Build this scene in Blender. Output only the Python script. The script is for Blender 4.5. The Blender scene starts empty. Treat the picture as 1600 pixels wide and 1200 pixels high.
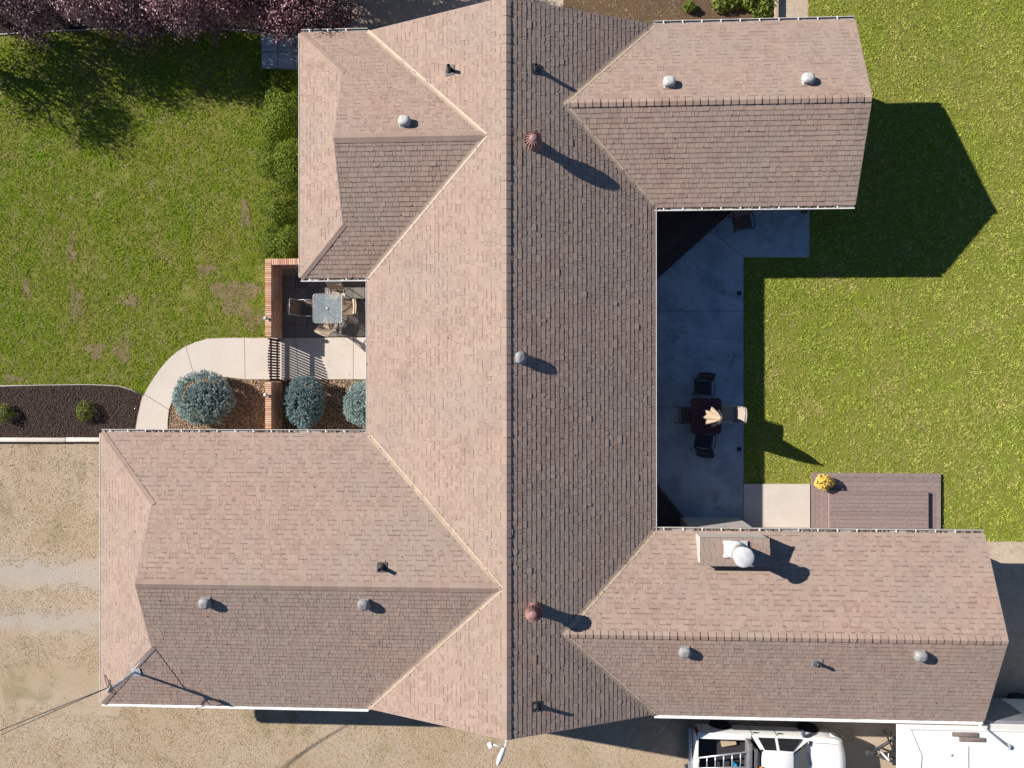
import bpy, bmesh, math, random
import numpy as np
from mathutils import Vector, Matrix, Euler
random.seed(7); RNG = np.random.default_rng(11)
S = bpy.context.scene
COL = S.collection

# ------------------------------------------------------------------ camera, sky, sun, exposure
CAM_H = 25.5
cam_eul = Euler((-0.0014, 0.0468, -0.0009), 'XYZ')
cd = bpy.data.cameras.new('camera'); cam = bpy.data.objects.new('camera', cd); COL.objects.link(cam)
cd.sensor_fit = 'HORIZONTAL'; cd.sensor_width = 36; cd.lens = 1110 / 1600 * 36
cd.clip_start = 0.5; cd.clip_end = 2000
cam.location = (0, 0, CAM_H); cam.rotation_euler = cam_eul
S.camera = cam
SUN_EL = math.radians(30.9)
SHD = Vector((0.921, -0.389, 0)).normalized()          # the way shadows fall on the ground
W = bpy.data.worlds.new('World'); S.world = W; W.use_nodes = True
wn = W.node_tree.nodes; wl = W.node_tree.links
sky = wn.new('ShaderNodeTexSky'); sky.sky_type = 'NISHITA'; sky.sun_disc = False
sky.sun_elevation = SUN_EL; sky.sun_rotation = math.atan2(-SHD.x, -SHD.y)
sky.altitude = 600; sky.air_density = 1.0; sky.dust_density = 0.1; sky.ozone_density = 4.0
wn['Background'].inputs[1].default_value = 0.05
wb = wn.new('ShaderNodeMix'); wb.data_type = 'RGBA'; wb.blend_type = 'MULTIPLY'; wb.inputs[0].default_value = 1.0; wb.inputs[7].default_value = (0.82, 0.94, 1.04, 1)   # one white balance for the whole sky
wl.new(sky.outputs[0], wb.inputs[6]); wl.new(wb.outputs[2], wn['Background'].inputs[0])
sl = bpy.data.lights.new('sun', 'SUN'); sl.energy = 5.0; sl.angle = math.radians(0.5); sl.color = (1.0, 0.93, 0.85)
sun = bpy.data.objects.new('sun', sl); COL.objects.link(sun)
sd = Vector((SHD.x * math.cos(SUN_EL), SHD.y * math.cos(SUN_EL), -math.sin(SUN_EL)))
sun.rotation_euler = sd.to_track_quat('-Z', 'Y').to_euler(); sun.location = (-20, 10, 30)
S.view_settings.view_transform = 'Standard'; S.view_settings.look = 'None'
S.view_settings.exposure = 0.85; S.view_settings.gamma = 1.0; S.view_settings.use_curve_mapping = False
S.cycles.max_bounces = 6; S.cycles.transparent_max_bounces = 8

R3 = cam_eul.to_matrix()
def P(px, py, z=0.0):
    """the place at height z that lies at this spot of the survey photograph"""
    d = R3 @ Vector(((px - 800) / 1110, -(py - 600) / 1110, -1)); t = (z - CAM_H) / d.z
    return Vector((d.x * t, d.y * t, z))

# ------------------------------------------------------------------ materials
MATS = {}
def nt(m):
    m.use_nodes = True; return m.node_tree.nodes, m.node_tree.links
def mix(n, l, fac, a, b, bt='MIX'):
    x = n.new('ShaderNodeMix'); x.data_type = 'RGBA'; x.blend_type = bt
    for s, v in ((0, fac), (6, a), (7, b)):
        if isinstance(v, (int, float)): x.inputs[s].default_value = v
        elif isinstance(v, tuple): x.inputs[s].default_value = (*v, 1)
        else: l.new(v, x.inputs[s])
    return x.outputs[2]
def noise(n, l, vec, scale, detail=4, rough=0.55, dist=0.0):
    t = n.new('ShaderNodeTexNoise'); t.inputs['Scale'].default_value = scale
    t.inputs['Detail'].default_value = detail; t.inputs['Roughness'].default_value = rough; t.inputs['Distortion'].default_value = dist
    l.new(vec, t.inputs['Vector']); return t.outputs[0]
def ramp(n, l, v, a, b):
    r = n.new('ShaderNodeMapRange'); r.clamp = True; r.interpolation_type = 'SMOOTHSTEP'
    r.inputs[1].default_value = a; r.inputs[2].default_value = b; l.new(v, r.inputs[0]); return r.outputs[0]
def math_(n, l, op, a, b=None):
    x = n.new('ShaderNodeMath'); x.operation = op
    for i, v in enumerate((a, b)):
        if v is None: continue
        if isinstance(v, (int, float)): x.inputs[i].default_value = v
        else: l.new(v, x.inputs[i])
    return x.outputs[0]
def attr(n, name):
    a = n.new('ShaderNodeAttribute'); a.attribute_name = name; return a.outputs['Fac']
def pos(n): return n.new('ShaderNodeNewGeometry').outputs['Position']
def bump(n, l, h, strength, dist, bs):
    b = n.new('ShaderNodeBump'); b.inputs['Strength'].default_value = strength; b.inputs['Distance'].default_value = dist
    l.new(h, b.inputs['Height']); l.new(b.outputs[0], bs.inputs['Normal'])
def M(name, c1, c2=None, scale=8.0, rough=0.7, bmp=0.0, fine=60.0, metal=0.0, spec=0.4, dirt=None, dscale=1.2):
    """two-tone noisy paint / wood / metal with optional dirt blotches and fine relief"""
    if name in MATS: return MATS[name]
    m = bpy.data.materials.new(name); n, l = nt(m); bs = n['Principled BSDF']
    c2 = c2 or tuple(x * 0.82 for x in c1); p = pos(n)
    col = mix(n, l, ramp(n, l, noise(n, l, p, scale), 0.35, 0.65), c1, c2)
    if dirt: col = mix(n, l, ramp(n, l, noise(n, l, p, dscale, 6, 0.65, 0.4), 0.5, 0.75), col, dirt)
    l.new(col, bs.inputs['Base Color'])
    bs.inputs['Roughness'].default_value = rough; bs.inputs['Metallic'].default_value = metal
    bs.inputs['Specular IOR Level'].default_value = spec
    if bmp: bump(n, l, noise(n, l, p, fine, 3), bmp, 0.01, bs)
    MATS[name] = m; return m

def shingle_material():
    m = bpy.data.materials.new('asphalt_shingle'); n, l = nt(m); bs = n['Principled BSDF']; p = pos(n)
    oi = n.new('ShaderNodeObjectInfo')
    t = math_(n, l, 'FRACT', math_(n, l, 'ADD', attr(n, 'tint'), oi.outputs['Random']))
    cr = n.new('ShaderNodeValToRGB'); e = cr.color_ramp; e.interpolation = 'LINEAR'
    cols = [(0.0, (0.302, 0.213, 0.172)), (0.3, (0.320, 0.226, 0.184)), (0.55, (0.335, 0.239, 0.194)), (0.8, (0.347, 0.250, 0.202)), (1.0, (0.365, 0.268, 0.216))]
    e.elements[0].position = 0; e.elements[0].color = (*cols[0][1], 1); e.elements[1].position = 1; e.elements[1].color = (*cols[-1][1], 1)
    for q, c in cols[1:-1]:
        k = e.elements.new(q); k.color = (*c, 1)
    l.new(t, cr.inputs[0])
    col = mix(n, l, ramp(n, l, noise(n, l, p, 0.35, 5, 0.6), 0.35, 0.7), cr.outputs[0], (0.29, 0.25, 0.208), 'MIX')
    f = n.nodes if False else None
    col = mix(n, l, 0.55, cr.outputs[0], col)
    gran = ramp(n, l, noise(n, l, p, 190, 2, 0.7), 0.25, 0.75)
    col = mix(n, l, gran, mix(n, l, 1.0, col, (0.80, 0.80, 0.80), 'MULTIPLY'), mix(n, l, 1.0, col, (1.15, 1.15, 1.15), 'MULTIPLY'))
    st = ramp(n, l, noise(n, l, p, 0.9, 7, 0.72, 1.0), 0.50, 0.76)
    col = mix(n, l, math_(n, l, 'MULTIPLY', st, 0.55), col, (0.205, 0.150, 0.122))
    bl = ramp(n, l, noise(n, l, p, 0.5, 6, 0.7, 0.4), 0.55, 0.75)
    col = mix(n, l, math_(n, l, 'MULTIPLY', bl, 0.45), col, (0.37, 0.285, 0.235))
    lich = ramp(n, l, noise(n, l, p, 1.7, 6, 0.7, 0.6), 0.60, 0.80)       # grey lichen bloom
    col = mix(n, l, math_(n, l, 'MULTIPLY', lich, 0.5), col, (0.31, 0.30, 0.25))
    low = attr(n, 'low')                                                    # printed band of the thin ply, and shadow lines painted under the courses
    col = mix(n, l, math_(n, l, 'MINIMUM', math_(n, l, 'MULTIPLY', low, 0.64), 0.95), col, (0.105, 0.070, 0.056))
    l.new(col, bs.inputs['Base Color']); bs.inputs['Roughness'].default_value = 0.92; bs.inputs['Specular IOR Level'].default_value = 0.15
    bump(n, l, noise(n, l, p, 150, 2, 0.8), 0.5, 0.004, bs)
    MATS['asphalt_shingle'] = m; return m

def blade_material(name, a, b, c, big=0.28, trans=0.35, lush=None):
    """grass or leaf: three tones by place, a random tone per blade"""
    m = bpy.data.materials.new(name); n, l = nt(m); bs = n['Principled BSDF']; p = pos(n)
    col = mix(n, l, ramp(n, l, noise(n, l, p, big, 5, 0.65, 0.5), 0.38, 0.62), a, b)
    col = mix(n, l, ramp(n, l, noise(n, l, p, big * 3.1, 5, 0.7, 0.8), 0.52, 0.74), col, c)
    col = mix(n, l, math_(n, l, 'MULTIPLY', ramp(n, l, noise(n, l, p, big * 1.7, 6, 0.75, 1.2), 0.56, 0.70), 0.75), col, lush or a)
    tf = ramp(n, l, noise(n, l, p, 9.0, 5, 0.75, 0.6), 0.34, 0.66)          # lighter and darker tufts
    col = mix(n, l, tf, mix(n, l, 1.0, col, (0.70, 0.76, 0.66), 'MULTIPLY'), mix(n, l, 1.0, col, (1.28, 1.22, 1.26), 'MULTIPLY'))
    t = attr(n, 'tint')
    col = mix(n, l, t, mix(n, l, 1.0, col, (0.50, 0.54, 0.48), 'MULTIPLY'), mix(n, l, 1.0, col, (1.45, 1.38, 1.36), 'MULTIPLY'))
    l.new(col, bs.inputs['Base Color']); bs.inputs['Roughness'].default_value = 0.75; bs.inputs['Specular IOR Level'].default_value = 0.2
    if trans:
        tr = n.new('ShaderNodeBsdfTranslucent'); l.new(col, tr.inputs[0]); ms = n.new('ShaderNodeMixShader'); ms.inputs[0].default_value = trans
        l.new(bs.outputs[0], ms.inputs[1]); l.new(tr.outputs[0], ms.inputs[2]); l.new(ms.outputs[0], n['Material Output'].inputs[0])
    MATS[name] = m; return m

def soil_material(name, a, b, c, scale, rough=0.95, bmp=0.6, fine=25, tracks=False):
    m = bpy.data.materials.new(name); n, l = nt(m); bs = n['Principled BSDF']; p = pos(n)
    col = mix(n, l, ramp(n, l, noise(n, l, p, scale, 7, 0.7, 0.4), 0.35, 0.65), a, b)
    col = mix(n, l, ramp(n, l, noise(n, l, p, scale * 6, 6, 0.75), 0.45, 0.75), col, c)
    sp = ramp(n, l, noise(n, l, p, 42, 4, 0.75), 0.3, 0.7)
    col = mix(n, l, sp, mix(n, l, 1.0, col, (0.72, 0.72, 0.7), 'MULTIPLY'), mix(n, l, 1.0, col, (1.2, 1.2, 1.2), 'MULTIPLY'))
    l.new(col, bs.inputs['Base Color']); bs.inputs['Roughness'].default_value = rough; bs.inputs['Specular IOR Level'].default_value = 0.15
    if bmp: bump(n, l, noise(n, l, p, fine, 6, 0.75), bmp, 0.04, bs)
    MATS[name] = m; return m

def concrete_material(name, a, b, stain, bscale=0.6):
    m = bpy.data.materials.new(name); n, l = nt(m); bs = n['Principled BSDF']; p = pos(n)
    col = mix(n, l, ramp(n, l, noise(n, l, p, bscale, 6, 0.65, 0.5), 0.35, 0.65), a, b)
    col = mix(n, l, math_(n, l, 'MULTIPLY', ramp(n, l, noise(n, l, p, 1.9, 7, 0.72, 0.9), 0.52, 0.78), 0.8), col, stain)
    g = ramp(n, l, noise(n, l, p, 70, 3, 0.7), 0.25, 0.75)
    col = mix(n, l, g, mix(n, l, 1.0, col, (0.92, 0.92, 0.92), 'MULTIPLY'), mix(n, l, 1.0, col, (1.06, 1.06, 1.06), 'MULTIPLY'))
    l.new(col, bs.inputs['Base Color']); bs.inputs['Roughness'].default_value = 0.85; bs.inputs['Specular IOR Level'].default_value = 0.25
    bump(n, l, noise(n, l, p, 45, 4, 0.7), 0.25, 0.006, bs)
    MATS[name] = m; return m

def tinted(name, stops, rough=0.85, scale=30, bmp=0.3, fine=60, trans=0.0):
    """pieces of one kind: tone from the per-piece attribute plus the object's own random"""
    m = bpy.data.materials.new(name); n, l = nt(m); bs = n['Principled BSDF']; p = pos(n)
    oi = n.new('ShaderNodeObjectInfo')
    t = math_(n, l, 'FRACT', math_(n, l, 'ADD', attr(n, 'tint'), oi.outputs['Random']))
    cr = n.new('ShaderNodeValToRGB'); e = cr.color_ramp; k = len(stops)
    e.elements[0].color = (*stops[0], 1); e.elements[1].color = (*stops[-1], 1)
    for i in range(1, k - 1):
        q = e.elements.new(i / (k - 1)); q.color = (*stops[i], 1)
    l.new(t, cr.inputs[0])
    g = ramp(n, l, noise(n, l, p, scale, 5, 0.7), 0.3, 0.7)
    col = mix(n, l, g, mix(n, l, 1.0, cr.outputs[0], (0.82, 0.82, 0.82), 'MULTIPLY'), mix(n, l, 1.0, cr.outputs[0], (1.12, 1.12, 1.12), 'MULTIPLY'))
    l.new(col, bs.inputs['Base Color']); bs.inputs['Roughness'].default_value = rough; bs.inputs['Specular IOR Level'].default_value = 0.25
    if bmp: bump(n, l, noise(n, l, p, fine, 3), bmp, 0.005, bs)
    if trans:
        tr = n.new('ShaderNodeBsdfTranslucent'); l.new(col, tr.inputs[0]); ms = n.new('ShaderNodeMixShader'); ms.inputs[0].default_value = trans
        l.new(bs.outputs[0], ms.inputs[1]); l.new(tr.outputs[0], ms.inputs[2]); l.new(ms.outputs[0], n['Material Output'].inputs[0])
    MATS[name] = m; return m

def glass_material(name, col, clear, rough=0.08):
    m = bpy.data.materials.new(name); n, l = nt(m); bs = n['Principled BSDF']
    bs.inputs['Base Color'].default_value = (*col, 1); bs.inputs['Roughness'].default_value = rough
    tr = n.new('ShaderNodeBsdfTransparent'); ms = n.new('ShaderNodeMixShader'); ms.inputs[0].default_value = clear
    v = ramp(n, l, noise(n, l, pos(n), 3.0), 0.2, 0.8); l.new(math_(n, l, 'MULTIPLY', math_(n, l, 'ADD', math_(n, l, 'MULTIPLY', v, 0.2), 0.9), clear), ms.inputs[0])
    l.new(bs.outputs[0], ms.inputs[1]); l.new(tr.outputs[0], ms.inputs[2]); l.new(ms.outputs[0], n['Material Output'].inputs[0])
    MATS[name] = m; return m

SHINGLE = shingle_material()
DECKFELT = M('roof_felt', (0.05, 0.036, 0.03), rough=0.95)
FLASH = M('valley_metal', (0.42, 0.325, 0.24), (0.37, 0.285, 0.21), 5, 0.6, spec=0.4, dirt=(0.28, 0.21, 0.16))
WHITE = M('white_aluminium', (0.80, 0.79, 0.77), (0.72, 0.71, 0.69), 4, 0.4, dirt=(0.5, 0.47, 0.43))
GUTTER = M('gutter_trough', (0.36, 0.335, 0.31), (0.29, 0.27, 0.25), 3, 0.6, dirt=(0.10, 0.08, 0.065), dscale=2.2)
SIDING = M('house_siding', (0.46, 0.41, 0.38), (0.42, 0.375, 0.35), 3, 0.8, 0.2)
SOFFIT = M('soffit_white', (0.72, 0.70, 0.67), rough=0.7)
VENTP = M('vent_plastic', (0.44, 0.435, 0.42), (0.37, 0.365, 0.35), 9, 0.65, dirt=(0.28, 0.265, 0.25))
VENTG = M('vent_grey', (0.29, 0.285, 0.28), (0.235, 0.23, 0.225), 9, 0.65, dirt=(0.18, 0.17, 0.16))
TURB = M('turbine_paint', (0.275, 0.145, 0.13), (0.225, 0.115, 0.103), 8, 0.55)
PIPE = M('pipe_black', (0.035, 0.035, 0.038), (0.05, 0.05, 0.05), 8, 0.6)
GALV = M('galvanised_steel', (0.62, 0.63, 0.64), (0.54, 0.55, 0.56), 10, 0.42, metal=0.35)
BLACKM = M('black_metal', (0.025, 0.025, 0.028), rough=0.5)
CONC = concrete_material('path_concrete', (0.54, 0.485, 0.425), (0.505, 0.45, 0.39), (0.44, 0.385, 0.33))
SHADECONC = concrete_material('shaded_concrete', (0.39, 0.43, 0.475), (0.255, 0.295, 0.33), (0.10, 0.115, 0.12), 0.8)  # blue of the shade mixed into the concrete's colour for slabs in shade
BRICK = tinted('face_brick', [(0.46, 0.225, 0.145), (0.57, 0.33, 0.215), (0.64, 0.43, 0.30), (0.50, 0.255, 0.175), (0.66, 0.47, 0.34)])
MORTAR = M('brick_mortar', (0.36, 0.29, 0.235), rough=0.95, bmp=0.3)
PAVER = tinted('courtyard_paver', [(0.17, 0.155, 0.14), (0.21, 0.19, 0.17), (0.145, 0.135, 0.125), (0.24, 0.21, 0.185)])
WOODDK = M('stained_wood', (0.085, 0.045, 0.032), (0.06, 0.032, 0.024), 14, 0.75)
DECK = tinted('composite_board', [(0.235, 0.178, 0.167), (0.26, 0.198, 0.185), (0.21, 0.16, 0.15), (0.245, 0.186, 0.174)], 0.75, 12)
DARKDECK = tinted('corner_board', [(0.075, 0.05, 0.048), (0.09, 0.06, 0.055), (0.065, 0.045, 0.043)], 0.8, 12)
SLINGT = M('tan_sling', (0.46, 0.355, 0.25), (0.42, 0.32, 0.225), 30, 0.85, 0.3, 120)
SLINGB = M('brown_sling', (0.16, 0.115, 0.09), (0.14, 0.10, 0.08), 30, 0.85, 0.3, 120)
SLINGK = M('charcoal_sling', (0.045, 0.042, 0.045), (0.035, 0.033, 0.036), 30, 0.8, 0.3, 120)
FRAMEM = M('chair_frame', (0.16, 0.14, 0.125), (0.12, 0.105, 0.095), 10, 0.45, metal=0.4)
FRAMEL = M('pale_chair_frame', (0.42, 0.40, 0.38), (0.36, 0.34, 0.32), 10, 0.4, metal=0.5)
MULCH = soil_material('bark_mulch', (0.040, 0.026, 0.022), (0.065, 0.043, 0.036), (0.095, 0.066, 0.055), 0.9, 0.95, 0.9, 30)
GARDEN = soil_material('garden_soil', (0.13, 0.085, 0.05), (0.105, 0.07, 0.048), (0.17, 0.115, 0.06), 0.8)
GRAVELG = soil_material('fine_gravel', (0.47, 0.375, 0.285), (0.54, 0.44, 0.34), (0.36, 0.28, 0.21), 0.6, 0.95, 0.7, 45)
PEBBLE = tinted('river_pebble', [(0.17, 0.11, 0.07), (0.34, 0.24, 0.145), (0.50, 0.38, 0.25), (0.23, 0.15, 0.10), (0.42, 0.28, 0.18)], 0.75, 40)
CHIP = tinted('bark_chip', [(0.028, 0.018, 0.015), (0.06, 0.039, 0.031), (0.10, 0.07, 0.056), (0.045, 0.03, 0.025)], 0.95, 40)
CARPAINT = M('white_car_paint', (0.80, 0.80, 0.79), (0.76, 0.76, 0.75), 1.5, 0.22, spec=0.5)
CARGLASS = M('car_glass', (0.02, 0.022, 0.026), rough=0.06, spec=0.6)
WINDSH = M('windscreen_glass', (0.30, 0.30, 0.26), (0.24, 0.245, 0.22), 1.5, 0.12, spec=0.6)
RUBBER = M('tyre_rubber', (0.02, 0.02, 0.021), rough=0.85)
RIMM = M('wheel_alloy', (0.5, 0.5, 0.51), rough=0.45, metal=0.3)
ALU = M('ladder_aluminium', (0.60, 0.61, 0.63), (0.5, 0.51, 0.53), 12, 0.35, metal=0.6)
REDL = M('tail_lens', (0.30, 0.015, 0.012), rough=0.2)
ORANGE = M('amber_lens', (0.75, 0.24, 0.02), rough=0.25)
BLUEP = M('blue_plastic', (0.02, 0.22, 0.42), rough=0.4)
BEDL = M('bed_liner', (0.03, 0.03, 0.034), rough=0.85)
RVW = M('trailer_skin', (0.80, 0.79, 0.77), (0.76, 0.75, 0.73), 0.7, 0.4, dirt=(0.66, 0.63, 0.59), dscale=0.8)
RVS = M('trailer_trim', (0.55, 0.54, 0.53), rough=0.5)
RVD = M('trailer_topper', (0.21, 0.22, 0.245), (0.18, 0.19, 0.21), 2, 0.7)
RVB = M('vent_tint', (0.22, 0.175, 0.15), rough=0.4)
GLASST = glass_material('frosted_glass', (0.33, 0.39, 0.42), 0.60, 0.3)
UMB = M('tan_canvas', (0.39, 0.30, 0.215), (0.34, 0.26, 0.185), 14, 0.9, 0.3)
BURG = M('burgundy_top', (0.085, 0.022, 0.024), (0.065, 0.018, 0.02), 6, 0.5)
BARK = M('tree_bark', (0.07, 0.05, 0.04), rough=0.95, bmp=0.6)
TERRA = M('pot_brown', (0.10, 0.06, 0.045), rough=0.7)
TIMBER = M('landscape_timber', (0.42, 0.34, 0.23), (0.36, 0.29, 0.20), 6, 0.9, 0.4)
KERBM = M('kerb_concrete', (0.70, 0.61, 0.53), (0.63, 0.55, 0.47), 3, 0.85, 0.3, dirt=(0.42, 0.35, 0.29))
CRACKM = M('crack_dark', (0.09, 0.085, 0.075), rough=1.0)
PLUMLEAF = tinted('plum_leaf', [(0.05, 0.012, 0.020), (0.13, 0.04, 0.055), (0.27, 0.13, 0.145), (0.46, 0.31, 0.31), (0.09, 0.02, 0.03)], 0.45, 20, 0, trans=0.15)  # pale stops paint the leaves' pinkish sheen into their colour
SPRUCE = tinted('blue_needles', [(0.12, 0.20, 0.21), (0.24, 0.36, 0.37), (0.38, 0.50, 0.48), (0.52, 0.60, 0.56)], 0.7, 6, 0, trans=0.1)
JUNI = tinted('juniper_leaf', [(0.052, 0.090, 0.004), (0.095, 0.148, 0.007), (0.15, 0.215, 0.012), (0.21, 0.27, 0.024)], 0.7, 3, 0, trans=0.2)
BRIGHTLEAF = tinted('bright_leaf', [(0.09, 0.14, 0.015), (0.17, 0.22, 0.03), (0.24, 0.28, 0.05)], 0.6, 3, 0, trans=0.25)
MUMS = tinted('yellow_petal', [(0.62, 0.40, 0.04), (0.78, 0.55, 0.10), (0.82, 0.64, 0.22)], 0.7, 6, 0, trans=0.2)
LAWNW = blade_material('west_grass', (0.26, 0.395, 0.022), (0.37, 0.42, 0.065), (0.50, 0.43, 0.21), lush=(0.225, 0.43, 0.010))
LAWNE = blade_material('east_grass', (0.365, 0.445, 0.075), (0.43, 0.465, 0.13), (0.53, 0.47, 0.22), 0.22, lush=(0.30, 0.45, 0.05))
STRAW = blade_material('dry_grass', (0.46, 0.36, 0.22), (0.52, 0.42, 0.30), (0.33, 0.285, 0.12), 0.3, 0.2)
SOILW = soil_material('lawn_soil_west', (0.13, 0.17, 0.014), (0.185, 0.185, 0.034), (0.26, 0.215, 0.11), 0.35)
SOILE = soil_material('lawn_soil_east', (0.17, 0.20, 0.02), (0.21, 0.215, 0.035), (0.26, 0.23, 0.08), 0.3)

# ------------------------------------------------------------------ mesh helpers
def link(o, parent=None):
    COL.objects.link(o)
    if parent is not None: o.parent = parent
    return o
def tag(o, label=None, cat=None, group=None, kind=None):
    if label: o['label'] = label
    if cat: o['category'] = cat
    if group: o['group'] = group
    if kind: o['kind'] = kind
    return o
def empty(name, loc, rz=0.0, label=None, cat=None, group=None):
    o = bpy.data.objects.new(name, None); o.location = loc; o.rotation_euler = (0, 0, rz); o.empty_display_size = 0.1
    link(o); return tag(o, label, cat, group)
class MB:
    def __init__(s): s.v = []; s.f = []; s.t = []; s.l = []; s.sm = []
    def add(s, vs, fs, tint=0.5, low=0.0, smooth=False):
        k = len(s.v); s.v += [tuple(v) for v in vs]
        for f in fs: s.f.append(tuple(i + k for i in f)); s.t.append(tint); s.l.append(low); s.sm.append(smooth)
        return s
    def box(s, c, d, rz=0.0, tint=0.5, mat=None):
        hx, hy, hz = d[0] / 2, d[1] / 2, d[2] / 2
        vs = [Vector((x, y, z)) for x in (-hx, hx) for y in (-hy, hy) for z in (-hz, hz)]
        m = mat if mat is not None else Matrix.Rotation(rz, 3, 'Z')
        vs = [m @ v + Vector(c) for v in vs]
        return s.add(vs, [(0, 1, 3, 2), (4, 6, 7, 5), (0, 4, 5, 1), (2, 3, 7, 6), (0, 2, 6, 4), (1, 5, 7, 3)], tint)
    def prism(s, poly, z0, z1, tint=0.5, cap0=True):
        n = len(poly)
        a = sum(poly[i][0] * poly[(i + 1) % n][1] - poly[(i + 1) % n][0] * poly[i][1] for i in range(n))
        if a < 0: poly = poly[::-1]
        vs = [(p[0], p[1], z0) for p in poly] + [(p[0], p[1], z1) for p in poly]
        fs = [tuple(range(n, 2 * n))] + [(i, (i + 1) % n, n + (i + 1) % n, n + i) for i in range(n)]
        if cap0: fs.append(tuple(range(n - 1, -1, -1)))
        return s.add(vs, fs, tint)
    def tube(s, pts, r, n=8, closed=False, tint=0.5):
        pts = [Vector(p) for p in pts]; rs = r if isinstance(r, (list, tuple)) else [r] * len(pts)
        vs = []; m = len(pts); up0 = None
        for i, p in enumerate(pts):
            a = pts[(i - 1) % m] if (i or closed) else p; b = pts[(i + 1) % m] if (i < m - 1 or closed) else p
            d = (b - a).normalized()
            if up0 is None: up0 = d.orthogonal().normalized()
            u = (up0 - d * up0.dot(d)); u = u.normalized() if u.length > 1e-6 else d.orthogonal().normalized(); up0 = u
            w = d.cross(u)
            for k in range(n):
                t = 2 * math.pi * k / n; vs.append(p + (u * math.cos(t) + w * math.sin(t)) * rs[i])
        fs = [(i * n + k, i * n + (k + 1) % n, ((i + 1) % m) * n + (k + 1) % n, ((i + 1) % m) * n + k) for i in range(m if closed else m - 1) for k in range(n)]
        s.add(vs, fs, tint, smooth=True)
        if not closed: s.f += [tuple(len(s.v) - len(vs) + k for k in range(n - 1, -1, -1)), tuple(len(s.v) - n + k for k in range(n))]; s.t += [tint] * 2; s.l += [0] * 2; s.sm += [False] * 2
        return s
    def lathe(s, prof, n=20, c=(0, 0, 0), mat=None, smooth=True, tint=0.5):
        vs = []
        for r, z in prof:
            for k in range(n):
                t = 2 * math.pi * k / n; v = Vector((r * math.cos(t), r * math.sin(t), z))
                if mat is not None: v = mat @ v
                vs.append(v + Vector(c))
        m = len(prof)
        fs = [(i * n + k, i * n + (k + 1) % n, (i + 1) * n + (k + 1) % n, (i + 1) * n + k) for i in range(m - 1) for k in range(n)]
        s.add(vs, fs, tint, smooth=smooth)
        s.f += [tuple(len(s.v) - len(vs) + k for k in range(n - 1, -1, -1)), tuple(len(s.v) - n + k for k in range(n))]; s.t += [tint] * 2; s.l += [0] * 2; s.sm += [False] * 2
        return s
    def grid(s, rows, smooth=True, tint=0.5):
        h, w = len(rows), len(rows[0]); vs = [p for r in rows for p in r]
        fs = [(i * w + j, i * w + j + 1, (i + 1) * w + j + 1, (i + 1) * w + j) for i in range(h - 1) for j in range(w - 1)]
        return s.add(vs, fs, tint, smooth=smooth)
    def build(s, name, mat, parent=None, loc=None, bevel=0.0, seg=2, recalc=False, kind=None):
        me = bpy.data.meshes.new(name); me.from_pydata(s.v, [], s.f)
        a = me.attributes.new('tint', 'FLOAT', 'FACE'); a.data.foreach_set('value', s.t)
        a = me.attributes.new('low', 'FLOAT', 'FACE'); a.data.foreach_set('value', s.l)
        me.polygons.foreach_set('use_smooth', s.sm)
        if bevel or recalc:
            bm = bmesh.new(); bm.from_mesh(me)
            if recalc: bmesh.ops.recalc_face_normals(bm, faces=bm.faces)
            if bevel:
                bmesh.ops.remove_doubles(bm, verts=bm.verts, dist=1e-5)
                ed = [e for e in bm.edges if len(e.link_faces) == 2 and e.calc_face_angle(0) > 0.5]
                bmesh.ops.bevel(bm, geom=ed, offset=bevel, segments=seg, affect='EDGES', profile=0.5)
                if seg > 1:
                    for f in bm.faces: f.smooth = True
            bm.to_mesh(me); bm.free()
        me.update(); me.materials.append(mat)
        o = bpy.data.objects.new(name, me)
        if loc is not None: o.location = loc
        link(o, parent)
        if kind: o['kind'] = kind
        return o
def tri_mesh(name, V, F, tint, mat, parent=None, kind=None):
    """many small faces at once: V (n,3), F (m,3) triangles, tint (m,)"""
    me = bpy.data.meshes.new(name); n, m = len(V), len(F)
    me.vertices.add(n); me.vertices.foreach_set('co', np.asarray(V, np.float32).ravel())
    me.loops.add(3 * m); me.loops.foreach_set('vertex_index', np.asarray(F, np.int32).ravel())
    me.polygons.add(m); me.polygons.foreach_set('loop_start', np.arange(0, 3 * m, 3, dtype=np.int32))
    a = me.attributes.new('tint', 'FLOAT', 'FACE'); a.data.foreach_set('value', np.asarray(tint, np.float32))
    me.update(calc_edges=True); me.materials.append(mat)
    o = link(bpy.data.objects.new(name, me), parent)
    if kind: o['kind'] = kind
    return o
def unit(a): return a / np.maximum(np.linalg.norm(a, axis=1, keepdims=True), 1e-9)
def blades(base, dirs, length, width):
    """one triangle per blade"""
    N = len(base); side = unit(np.cross(dirs, unit(RNG.normal(size=(N, 3))))) * (width / 2)[:, None]
    V = np.empty((N, 3, 3)); V[:, 0] = base - side; V[:, 1] = base + side; V[:, 2] = base + dirs * length[:, None]
    return V.reshape(-1, 3), np.arange(3 * N).reshape(-1, 3)
def leaves(c, nrm, L, Wd):
    """one diamond (two triangles) per leaf"""
    N = len(c); t = unit(np.cross(nrm, RNG.normal(size=(N, 3)))); b = np.cross(nrm, t)
    V = np.empty((N, 4, 3)); l2 = (L / 2)[:, None]; w2 = (Wd / 2)[:, None]
    V[:, 0] = c - t * l2; V[:, 1] = c + b * w2 + nrm * (l2 * 0.15); V[:, 2] = c + t * l2; V[:, 3] = c - b * w2 + nrm * (l2 * 0.15)
    k = (np.arange(N) * 4)[:, None]
    F = np.concatenate([k + np.array([[0, 1, 2]]), k + np.array([[0, 2, 3]])], 1).reshape(-1, 3)
    return V.reshape(-1, 3), F
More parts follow.
